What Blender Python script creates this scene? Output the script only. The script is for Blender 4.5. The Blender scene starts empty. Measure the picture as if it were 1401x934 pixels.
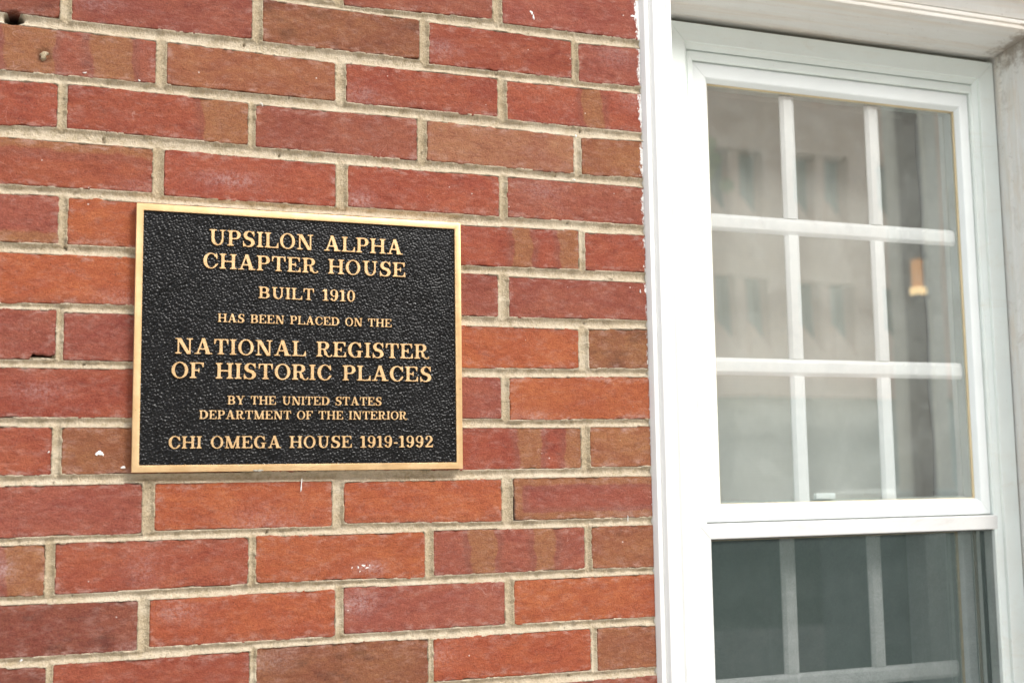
import bpy, bmesh, math, random
import numpy as np
from mathutils import Vector, Matrix

random.seed(7)
S = bpy.context.scene
COL = S.collection

# ------------------------------------------------------------------ camera
cam_d = bpy.data.cameras.new("camera")
cam = bpy.data.objects.new("camera", cam_d)
COL.objects.link(cam)
right = Vector((0.93491542, -0.35457466, -0.01449033))
up = Vector((-0.02573273, -0.10846218, 0.99376747))
fwd = Vector((0.35393642, 0.92871565, 0.11052714))
CAM = Vector((-0.00668, -1.51253, -0.64776))
m = Matrix(((right.x, up.x, -fwd.x, CAM.x), (right.y, up.y, -fwd.y, CAM.y), (right.z, up.z, -fwd.z, CAM.z), (0, 0, 0, 1)))
cam.matrix_world = m
cam_d.sensor_width = 36.0
cam_d.lens = 42.885
cam_d.clip_start = 0.05
cam_d.clip_end = 1000
cam_d.dof.use_dof = True
cam_d.dof.focus_distance = 1.60
cam_d.dof.aperture_fstop = 4.8
S.camera = cam

# ------------------------------------------------------------------ world, sun, exposure
SUN_EL, SUN_AZ = math.radians(40), math.radians(150)
w = bpy.data.worlds.new("World")
S.world = w
w.use_nodes = True
wn, wl = w.node_tree.nodes, w.node_tree.links
sky = wn.new("ShaderNodeTexSky")
sky.sky_type = 'NISHITA'
sky.sun_disc = False
sky.sun_elevation = SUN_EL
sky.sun_rotation = SUN_AZ
sky.air_density = 1.0
sky.dust_density = 3.0
hs = wn.new("ShaderNodeHueSaturation")
hs.inputs['Saturation'].default_value = 0.34
wl.new(sky.outputs[0], hs.inputs['Color'])
bgn = wn["Background"]
bgn.inputs['Strength'].default_value = 0.15
wl.new(hs.outputs[0], bgn.inputs['Color'])
sun_d = bpy.data.lights.new("sun", 'SUN')
sun_d.energy = 0.95
sun_d.angle = math.radians(18)
sun_d.color = (1.0, 0.975, 0.94)
sun = bpy.data.objects.new("sun", sun_d)
COL.objects.link(sun)
# light comes from in front of the wall (-Y), high, from the right
to_sun = Vector((math.sin(SUN_AZ) * math.cos(SUN_EL), math.cos(SUN_AZ) * math.cos(SUN_EL), math.sin(SUN_EL)))
sun.rotation_euler = to_sun.to_track_quat('Z', 'Y').to_euler()
S.view_settings.view_transform = 'Standard'
S.view_settings.look = 'None'
S.view_settings.gamma = 1.0
S.view_settings.exposure = 1.06
S.render.engine = 'CYCLES'
S.cycles.use_denoising = True
S.cycles.max_bounces = 8
S.cycles.transparent_max_bounces = 12

# ------------------------------------------------------------------ numpy noise
def _hash(ix, iy, seed):
    h = (ix.astype(np.int64) * 374761393 + iy.astype(np.int64) * 668265263 + seed * 2147483647 * 31 + seed * 974634777) & 0xFFFFFFFF
    h = ((h ^ (h >> 13)) * 1274126177) & 0xFFFFFFFF
    return ((h ^ (h >> 16)) & 0xFFFF) / 65535.0

def vnoise(x, y, seed=0):
    ix, iy = np.floor(x), np.floor(y)
    fx, fy = x - ix, y - iy
    fx, fy = fx * fx * (3 - 2 * fx), fy * fy * (3 - 2 * fy)
    a = _hash(ix, iy, seed); b = _hash(ix + 1, iy, seed)
    c = _hash(ix, iy + 1, seed); d = _hash(ix + 1, iy + 1, seed)
    return (a * (1 - fx) + b * fx) * (1 - fy) + (c * (1 - fx) + d * fx) * fy * 1.0

def fbm(x, y, seed=0, octv=4):
    s, a, t = 0.0, 1.0, 0.0
    for k in range(octv):
        s = s + a * (vnoise(x * 2 ** k + 13.7 * k, y * 2 ** k + 7.3 * k, seed + k) - 0.5)
        t += a; a *= 0.55
    return s / t * 2

def sstep(a, b, x):
    t = np.clip((x - a) / (b - a), 0, 1)
    return t * t * (3 - 2 * t)

# ------------------------------------------------------------------ object helpers
def link(name, mesh, parent=None, mats=()):
    o = bpy.data.objects.new(name, mesh)
    COL.objects.link(o)
    for mm in mats:
        if mm.name not in [q.name for q in mesh.materials if q]:
            mesh.materials.append(mm)
    if parent: o.parent = parent
    return o

def tag(o, label=None, cat=None, group=None, kind=None):
    if label: o['label'] = label
    if cat: o['category'] = cat
    if group: o['group'] = group
    if kind: o['kind'] = kind
    return o

def empty(name, loc, label, cat, group=None):
    o = bpy.data.objects.new(name, None)
    COL.objects.link(o)
    o.location = loc
    o.empty_display_size = 0.05
    return tag(o, label, cat, group)

def np_mesh(name, verts, quads, smooth=True):
    me = bpy.data.meshes.new(name)
    verts = np.asarray(verts, dtype=np.float32); quads = np.asarray(quads, dtype=np.int32)
    me.vertices.add(len(verts)); me.vertices.foreach_set("co", verts.ravel())
    n = len(quads); k = quads.shape[1]
    me.loops.add(n * k); me.loops.foreach_set("vertex_index", quads.ravel())
    me.polygons.add(n)
    me.polygons.foreach_set("loop_start", np.arange(0, n * k, k, dtype=np.int32))
    me.polygons.foreach_set("loop_total", np.full(n, k, dtype=np.int32))
    me.polygons.foreach_set("use_smooth", np.full(n, smooth, dtype=bool))
    me.update(calc_edges=True)
    return me

class MB:
    """collects simple solids, then links them as one mesh; coordinates are world, the parent's place is taken off"""
    def __init__(s): s.v = []; s.f = []
    def add(s, vs, fs):
        n = len(s.v); s.v += [tuple(q) for q in vs]; s.f += [tuple(i + n for i in f) for f in fs]
        return s
    def box(s, x0, x1, y0, y1, z0, z1):
        vs = [(x, y, z) for x in (x0, x1) for y in (y0, y1) for z in (z0, z1)]
        return s.add(vs, [(0, 1, 3, 2), (4, 6, 7, 5), (0, 4, 5, 1), (2, 3, 7, 6), (0, 2, 6, 4), (1, 5, 7, 3)])
    def prism(s, poly, a, b, axis='y'):
        """poly of 2-D points (x,z) extruded along y, or (y,z) along x, or (x,y) along z"""
        n = len(poly)
        def P(p, t):
            return {'y': (p[0], t, p[1]), 'x': (t, p[0], p[1]), 'z': (p[0], p[1], t)}[axis]
        vs = [P(p, a) for p in poly] + [P(p, b) for p in poly]
        return s.add(vs, [tuple(range(n)), tuple(range(2 * n - 1, n - 1, -1))] + [(i, i + n, (i + 1) % n + n, (i + 1) % n) for i in range(n)])
    def cyl(s, x, y, z0, z1, r0, r1=None, n=16):
        r1 = r0 if r1 is None else r1
        vs = [(x + r0 * math.cos(2 * math.pi * i / n), y + r0 * math.sin(2 * math.pi * i / n), z0) for i in range(n)]
        vs += [(x + r1 * math.cos(2 * math.pi * i / n), y + r1 * math.sin(2 * math.pi * i / n), z1) for i in range(n)]
        return s.add(vs, [tuple(range(n - 1, -1, -1)), tuple(range(n, 2 * n))] + [(i, (i + 1) % n, (i + 1) % n + n, i + n) for i in range(n)])
    def build(s, name, mat, parent=None, bevel=0.0, smooth=False, seg=2):
        off = Vector((0, 0, 0))
        q = parent
        while q is not None:
            off += q.location; q = q.parent
        me = bpy.data.meshes.new(name)
        me.from_pydata([(a - off.x, b - off.y, c - off.z) for a, b, c in s.v], [], s.f)
        bm = bmesh.new(); bm.from_mesh(me)
        bmesh.ops.recalc_face_normals(bm, faces=bm.faces)
        if bevel:
            es = [e for e in bm.edges if len(e.link_faces) == 2 and e.calc_face_angle(0) > 0.5]
            bmesh.ops.bevel(bm, geom=es, offset=bevel, segments=seg, profile=0.6, affect='EDGES', clamp_overlap=True)
        bm.to_mesh(me); bm.free()
        if smooth or bevel:
            for p in me.polygons: p.use_smooth = True
            me.set_sharp_from_angle(angle=math.radians(40))
        return link(name, me, parent, [mat])

# ------------------------------------------------------------------ material helpers
class NT:
    def __init__(s, name):
        s.m = bpy.data.materials.new(name); s.m.use_nodes = True
        s.t = s.m.node_tree; s.n = s.t.nodes; s.l = s.t.links
        s.b = s.n["Principled BSDF"]; s.out = s.n["Material Output"]
        g = s.n.new("ShaderNodeNewGeometry"); s.pos = g.outputs['Position']
    def sc(s, vec, x, y, z):
        n = s.n.new("ShaderNodeVectorMath"); n.operation = 'MULTIPLY'
        s.l.new(vec, n.inputs[0]); n.inputs[1].default_value = (x, y, z); return n.outputs[0]
    def noise(s, scale, detail=4, rough=0.6, vec=None, dist=0.0):
        n = s.n.new("ShaderNodeTexNoise"); n.inputs['Scale'].default_value = scale
        n.inputs['Detail'].default_value = detail; n.inputs['Roughness'].default_value = rough
        n.inputs['Distortion'].default_value = dist
        s.l.new(vec if vec is not None else s.pos, n.inputs['Vector']); return n.outputs['Fac']
    def voro(s, scale, vec=None, feat='F1', out='Distance'):
        n = s.n.new("ShaderNodeTexVoronoi"); n.feature = feat; n.inputs['Scale'].default_value = scale
        s.l.new(vec if vec is not None else s.pos, n.inputs['Vector']); return n.outputs[out]
    def ramp(s, fac, a, b, lo=0.0, hi=1.0):
        n = s.n.new("ShaderNodeMapRange"); n.interpolation_type = 'SMOOTHSTEP'
        s.l.new(fac, n.inputs['Value'])
        n.inputs['From Min'].default_value = a; n.inputs['From Max'].default_value = b
        n.inputs['To Min'].default_value = lo; n.inputs['To Max'].default_value = hi; return n.outputs[0]
    def math(s, op, a, b=None):
        n = s.n.new("ShaderNodeMath"); n.operation = op
        for i, q in enumerate((a, b)):
            if q is None: continue
            if isinstance(q, (int, float)): n.inputs[i].default_value = q
            else: s.l.new(q, n.inputs[i])
        return n.outputs[0]
    def mix(s, fac, a, b, mode='MIX'):
        n = s.n.new("ShaderNodeMix"); n.data_type = 'RGBA'; n.blend_type = mode
        for i, q in ((0, fac), (6, a), (7, b)):
            if isinstance(q, (int, float)): n.inputs[i].default_value = q
            elif isinstance(q, tuple): n.inputs[i].default_value = (*q, 1.0) if len(q) == 3 else q
            else: s.l.new(q, n.inputs[i])
        return n.outputs[2]
    def attr(s, name):
        n = s.n.new("ShaderNodeAttribute"); n.attribute_name = name; return n.outputs['Fac']
    def sep(s, vec):
        n = s.n.new("ShaderNodeSeparateXYZ"); s.l.new(vec, n.inputs[0]); return n.outputs
    def bump(s, h, dist, strength=1.0, prev=None):
        n = s.n.new("ShaderNodeBump"); n.inputs['Distance'].default_value = dist
        n.inputs['Strength'].default_value = strength
        s.l.new(h, n.inputs['Height'])
        if prev is not None: s.l.new(prev, n.inputs['Normal'])
        return n.outputs[0]
    def set(s, **k):
        names = {'color': 'Base Color', 'rough': 'Roughness', 'normal': 'Normal', 'metal': 'Metallic', 'spec': 'Specular IOR Level'}
        for a, v in k.items():
            i = s.b.inputs[names[a]]
            if isinstance(v, (int, float)): i.default_value = v
            elif isinstance(v, tuple): i.default_value = (*v, 1.0)
            else: s.l.new(v, i)
        return s.m

def mat_brick():
    t = NT("fired_clay")
    oi = t.n.new("ShaderNodeObjectInfo")
    base = oi.outputs['Color']; rnd = oi.outputs['Random']
    off = t.n.new("ShaderNodeVectorMath"); off.operation = 'ADD'
    cmb = t.n.new("ShaderNodeCombineXYZ"); t.l.new(t.math('MULTIPLY', rnd, 40.0), cmb.inputs[1])
    t.l.new(t.pos, off.inputs[0]); t.l.new(cmb.outputs[0], off.inputs[1]); P = off.outputs[0]
    big = t.noise(14, 5, 0.6, t.sc(P, 1, 1, 2.2), 0.6)
    c = t.mix(t.ramp(big, 0.3, 0.7), t.mix(0.72, base, (0.9, 0.75, 0.8), 'MULTIPLY'), t.mix(0.75, base, (1.18, 1.22, 1.12), 'MULTIPLY'))
    c = t.mix(1.0, c, (1.08, 1.08, 1.08), 'MULTIPLY')
    tan = t.attr("tan"); halo = t.attr("halo"); bloom = t.attr("bloom"); edge = t.attr("edge")
    wob = t.noise(60, 4, 0.6, P)
    c = t.mix(t.math('MULTIPLY', halo, 0.45), c, (0.19, 0.080, 0.060))
    c = t.mix(t.ramp(t.math('ADD', tan, t.math('MULTIPLY', t.math('SUBTRACT', wob, 0.5), 0.5)), 0.22, 0.75, 0.0, 0.85), c, (0.285, 0.120, 0.055))
    # mottling, grain
    mot = t.noise(110, 5, 0.7, t.sc(P, 1, 1, 1.8))
    c = t.mix(t.ramp(mot, 0.35, 0.72, 0.0, 0.50), c, t.mix(1.0, c, (1.35, 1.6, 1.6), 'MULTIPLY'))
    mo2 = t.noise(48, 6, 0.72, t.sc(P, 0.8, 1, 1.9), 0.4)
    c = t.mix(t.ramp(mo2, 0.52, 0.70, 0.0, 0.55), c, t.mix(1.0, c, (0.62, 0.52, 0.55), 'MULTIPLY'))
    c = t.mix(t.ramp(mo2, 0.30, 0.44, 0.4, 0.0), c, t.mix(1.0, c, (1.25, 1.45, 1.35), 'MULTIPLY'))
    grain = t.noise(620, 3, 0.7, P)
    c = t.mix(t.ramp(grain, 0.35, 0.62, 0.55, 0.0), c, t.mix(1.0, c, (0.55, 0.48, 0.48), 'MULTIPLY'))
    pits = t.voro(230, P); pm = t.noise(35, 2, 0.5, P)
    c = t.mix(t.math('MULTIPLY', t.ramp(pits, 0.10, 0.2, 0.55, 0.0), t.ramp(pm, 0.45, 0.6)), c, (0.06, 0.02, 0.018))
    # pale dust: edges, smears
    dust = t.noise(90, 6, 0.75, t.sc(P, 0.7, 1, 1.5))
    dm = t.math('MULTIPLY', t.ramp(dust, 0.46, 0.70), t.math('ADD', t.math('MULTIPLY', edge, 0.34), 0.17))
    c = t.mix(dm, c, (0.50, 0.34, 0.29))
    bl = t.math('MULTIPLY', t.math('MULTIPLY', bloom, 0.65), t.ramp(t.noise(260, 5, 0.75, P), 0.36, 0.66))
    c = t.mix(bl, c, (0.56, 0.44, 0.43))
    so_ = t.attr("soot_shade")
    c = t.mix(so_, c, (0.022, 0.014, 0.013))  # soot marks, plus shade painted inside the drilled hole
    # fine scratches
    sv = t.noise(9, 2, 0.5, P); scv = t.n.new("ShaderNodeVectorRotate"); scv.rotation_type = 'Y_AXIS'
    t.l.new(P, scv.inputs['Vector']); t.l.new(t.math('MULTIPLY', t.math('ADD', sv, rnd), 5.0), scv.inputs['Angle'])
    scr = t.voro(34, t.sc(scv.outputs[0], 1, 1, 0.55), 'DISTANCE_TO_EDGE')
    sm = t.math('MULTIPLY', t.ramp(scr, 0.004, 0.016, 1.0, 0.0), t.ramp(t.noise(22, 2, 0.5, P), 0.58, 0.68, 0.0, 0.28))
    c = t.mix(sm, c, (0.55, 0.36, 0.30))
    # sparse white specks
    vn = t.n.new("ShaderNodeTexVoronoi"); vn.inputs['Scale'].default_value = 95; t.l.new(P, vn.inputs['Vector'])
    sepc = t.n.new("ShaderNodeSeparateColor"); t.l.new(vn.outputs['Color'], sepc.inputs[0])
    sp = t.math('MULTIPLY', t.ramp(vn.outputs['Distance'], 0.05, 0.13, 1.0, 0.0), t.ramp(sepc.outputs[0], 0.955, 0.965))
    c = t.mix(t.math('MULTIPLY', sp, 0.75), c, (0.7, 0.62, 0.56))
    # white house paint brushed over the brick ends beside the casing
    px = t.sep(t.pos)[0]
    pn = t.noise(170, 6, 0.8, t.sc(t.pos, 1.6, 1, 0.8)); pn2 = t.noise(24, 3, 0.6)
    e = t.math('ADD', px, t.math('ADD', t.math('MULTIPLY', t.math('SUBTRACT', pn, 0.5), 0.030), t.math('MULTIPLY', t.math('SUBTRACT', pn2, 0.5), 0.016)))
    e = t.math('ADD', e, t.math('MULTIPLY', t.math('ADD', t.sep(t.pos)[2], 0.45), 0.009))
    pm = t.math('MULTIPLY', t.math('MULTIPLY', t.ramp(e, 0.7715, 0.7735), t.math('LESS_THAN', px, 0.80)), t.math('LESS_THAN', t.sep(t.pos)[2], 0.11))
    c = t.mix(pm, c, (0.8, 0.79, 0.76))
    n = t.bump(t.noise(60, 5, 0.65, t.sc(P, 0.7, 1, 1.6), 0.8), 0.0016, 0.5)
    n = t.bump(t.noise(230, 5, 0.75, t.sc(P, 0.8, 1, 1.3)), 0.0022, 0.75, n)
    n = t.bump(grain, 0.0011, 0.75, n)
    n = t.bump(pits, 0.0008, 0.3, n)
    return t.set(color=c, rough=0.9, normal=n, spec=0.25)

def mat_mortar():
    t = NT("lime_mortar")
    a = t.noise(40, 5, 0.7); g = t.noise(420, 4, 0.8); v = t.voro(520)
    c = t.mix(t.ramp(a, 0.3, 0.7), (0.49, 0.385, 0.245), (0.64, 0.525, 0.37))
    c = t.mix(t.ramp(g, 0.35, 0.68, 0.6, 0.0), c, (0.27, 0.215, 0.13))
    c = t.mix(t.ramp(t.noise(900, 2, 0.6), 0.60, 0.72, 0, 0.5), c, (0.68, 0.62, 0.5))
    c = t.mix(t.ramp(t.noise(14, 4, 0.7), 0.52, 0.75, 0, 0.55), c, (0.30, 0.25, 0.17))
    c = t.mix(t.ramp(t.noise(9, 5, 0.7, t.sc(t.pos, 0.6, 1, 1)), 0.50, 0.66, 0, 0.55), c, (0.74, 0.66, 0.52))
    c = t.mix(t.math('MULTIPLY', t.attr("bed_light"), t.ramp(t.noise(160, 4, 0.7), 0.30, 0.62, 0.10, 0.60)), c, (0.68, 0.585, 0.45))  # bed joints painted lighter, imitating light falling from above
    dk = t.attr("soot_shade")
    c = t.mix(dk, c, (0.02, 0.018, 0.015))  # shade of the drilled hole, painted into the mortar colour
    px = t.sep(t.pos)[0]
    pn = t.noise(170, 6, 0.8, t.sc(t.pos, 1.6, 1, 0.8))
    e = t.math('ADD', px, t.math('MULTIPLY', t.math('SUBTRACT', pn, 0.5), 0.03))
    c = t.mix(t.math('MULTIPLY', t.math('MULTIPLY', t.ramp(e, 0.773, 0.776), t.math('LESS_THAN', px, 0.80)), t.math('LESS_THAN', t.sep(t.pos)[2], 0.11)), c, (0.8, 0.79, 0.76))
    n = t.bump(g, 0.0022, 0.9); n = t.bump(v, 0.0009, 0.7, n)
    return t.set(color=c, rough=0.95, normal=n, spec=0.15)

def mat_white(name, col=(0.80, 0.80, 0.78), rough=0.45, dirt=0.0, dcol=(0.45, 0.38, 0.28), bump=0.0004, bscale=90, streak=0.0):
    t = NT(name)
    c = t.mix(t.ramp(t.noise(9, 4, 0.6), 0.3, 0.7), col, tuple(q * 0.96 for q in col))
    if dirt:
        d = t.math('MULTIPLY', t.ramp(t.noise(26, 7, 0.75, t.sc(t.pos, 0.35, 1, 1), 0.5), 0.52, 0.78), dirt)
        c = t.mix(d, c, dcol)
        d2 = t.math('MULTIPLY', t.ramp(t.noise(160, 4, 0.7), 0.66, 0.74), dirt)
        c = t.mix(d2, c, tuple(q * 0.5 for q in dcol))
    if streak:
        c = t.mix(t.ramp(t.noise(1.0, 5, 0.65, t.sc(t.pos, 2.0, 60, 9.0)), 0.42, 0.68, 0, streak), c, (0.66, 0.56, 0.44))
        c = t.mix(t.ramp(t.noise(210, 3, 0.6), 0.70, 0.73, 0, streak), c, (0.22, 0.17, 0.12))
        if streak > 0.3:                       # grime gathered in the upper right corner of the recess
            vd = t.n.new("ShaderNodeVectorMath"); vd.operation = 'DISTANCE'; t.l.new(t.sc(t.pos, 1.3, 0.55, 1), vd.inputs[0]); vd.inputs[1].default_value = (1.49 * 1.3, 0.030 * 0.55, 0.058)
            gm = t.math('ADD', vd.outputs['Value'], t.math('MULTIPLY', t.math('SUBTRACT', t.noise(55, 6, 0.8), 0.5), 0.16))
            c = t.mix(t.ramp(gm, 0.005, 0.045, 0.75, 0.0), c, (0.26, 0.21, 0.16))
    n = t.bump(t.noise(bscale, 4, 0.6, t.sc(t.pos, 1, 1, 0.3)), bump, 0.6)
    return t.set(color=c, rough=rough, normal=n)

def mat_plain(name, col, rough=0.6, metal=0.0, var=0.12, scale=8, bump=0.0, bscale=50, spec=0.5):
    t = NT(name)
    c = t.mix(t.ramp(t.noise(scale, 5, 0.65), 0.3, 0.7), tuple(q * (1 - var) for q in col), tuple(min(1, q * (1 + var)) for q in col))
    if bump: return t.set(color=c, rough=rough, metal=metal, spec=spec, normal=t.bump(t.noise(bscale, 5, 0.7), bump, 0.8))
    return t.set(color=c, rough=rough, metal=metal, spec=spec)

def mat_bronze():
    t = NT("satin_bronze")
    br = t.noise(700, 3, 0.6, t.sc(t.pos, 0.05, 1, 1))
    st = t.noise(30, 5, 0.7)
    c = t.mix(t.ramp(st, 0.35, 0.7), (0.77, 0.50, 0.245), (0.88, 0.61, 0.33))
    c = t.mix(t.ramp(t.noise(210, 3, 0.6), 0.70, 0.76, 0, 0.7), c, (0.25, 0.12, 0.05))
    c = t.mix(t.ramp(t.noise(11, 6, 0.7), 0.52, 0.75, 0, 0.45), c, (0.50, 0.32, 0.16))
    n = t.bump(br, 0.0001, 0.35)
    return t.set(color=c, rough=t.ramp(br, 0.3, 0.7, 0.36, 0.5), metal=0.65, normal=n)

def mat_leather():
    t = NT("pebbled_black_enamel")
    a = t.noise(22, 4, 0.7)
    c = t.mix(t.ramp(a, 0.4, 0.72, 0, 0.5), (0.0028, 0.0026, 0.0026), (0.009, 0.009, 0.0095))
    n = t.bump(t.noise(420, 3, 0.6), 0.0004, 0.4)
    return t.set(color=c, rough=t.ramp(t.noise(160, 3, 0.6), 0.3, 0.7, 0.22, 0.38), normal=n, spec=0.27)

def mat_glass(name, refl=0.3, tint=(0.97, 0.99, 0.98)):
    t = NT(name)
    t.n.remove(t.b)
    tr = t.n.new("ShaderNodeBsdfTransparent"); tr.inputs[0].default_value = (*tint, 1)
    gl = t.n.new("ShaderNodeBsdfGlossy"); gl.inputs['Roughness'].default_value = 0.0
    gl.inputs[0].default_value = (0.97, 1.0, 0.985, 1)
    lw = t.n.new("ShaderNodeLayerWeight"); lw.inputs['Blend'].default_value = 0.3
    nrm = t.bump(t.noise(1.6, 2, 0.4), 0.0012, 1.0)
    t.l.new(nrm, gl.inputs['Normal'])
    f = t.math('ADD', t.math('MULTIPLY', lw.outputs['Facing'], 0.5), refl)
    # faint dust film on the outer face
    mx = t.n.new("ShaderNodeMixShader"); t.l.new(f, mx.inputs[0]); t.l.new(tr.outputs[0], mx.inputs[1]); t.l.new(gl.outputs[0], mx.inputs[2])
    df = t.n.new("ShaderNodeBsdfDiffuse"); df.inputs[0].default_value = (0.75, 0.8, 0.78, 1)
    m2 = t.n.new("ShaderNodeMixShader")
    t.l.new(t.ramp(t.noise(30, 6, 0.7), 0.3, 0.8, 0.02, 0.09), m2.inputs[0])
    t.l.new(mx.outputs[0], m2.inputs[1]); t.l.new(df.outputs[0], m2.inputs[2])
    t.l.new(m2.outputs[0], t.out.inputs[0])
    return t.m

def mat_screen():
    t = NT("fibreglass_insect_mesh")
    t.n.remove(t.b)
    tr = t.n.new("ShaderNodeBsdfTransparent"); tr.inputs[0].default_value = (1, 1, 1, 1)
    df = t.n.new("ShaderNodeBsdfDiffuse"); df.inputs[0].default_value = (0.070, 0.094, 0.088, 1)
    fac = t.math('ADD', t.ramp(t.noise(700, 2, 0.5), 0.3, 0.7, 0.46, 0.58), t.ramp(t.noise(14, 5, 0.7), 0.3, 0.7, -0.04, 0.06))
    mx = t.n.new("ShaderNodeMixShader"); t.l.new(fac, mx.inputs[0]); t.l.new(tr.outputs[0], mx.inputs[1]); t.l.new(df.outputs[0], mx.inputs[2])
    t.l.new(mx.outputs[0], t.out.inputs[0])
    return t.m

M_BRICK, M_MORTAR = mat_brick(), mat_mortar()
M_PAINT = mat_white("white_casing_paint", (0.82, 0.82, 0.80), 0.5, 0.05)
M_SOFFIT = mat_white("weathered_white_paint", (0.74, 0.735, 0.70), 0.6, 0.55, (0.42, 0.35, 0.27), 0.0009, 60, streak=0.5)
M_VINYL = mat_white("white_vinyl", (0.82, 0.88, 0.84), 0.38, 0.28, (0.62, 0.53, 0.36), 0.0002, streak=0.12)
M_SASH = mat_white("white_vinyl_sash", (0.82, 0.86, 0.845), 0.35, 0.04, (0.55, 0.46, 0.30), 0.0001)
M_GRID = mat_plain("white_grid_bars", (0.94, 0.94, 0.93), 0.4, var=0.02)
M_ALU = mat_white("white_screen_frame", (0.68, 0.68, 0.66), 0.42, 0.45, (0.40, 0.36, 0.30), 0.0003, 200)
M_BEAD = mat_plain("tan_glazing_tape", (0.62, 0.50, 0.30), 0.6)
M_GAP = mat_plain("dark_gap", (0.24, 0.22, 0.17), 0.9)
M_BRONZE, M_BLACK = mat_bronze(), mat_leather()
M_GLASS = mat_glass("window_glass", 0.25)
M_GLASS2 = mat_glass("window_glass_lower", 0.13)
M_MESH = mat_screen()
M_FLECK = mat_plain("dried_white_paint", (0.82, 0.80, 0.76), 0.6, bump=0.0004, bscale=300)

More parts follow.
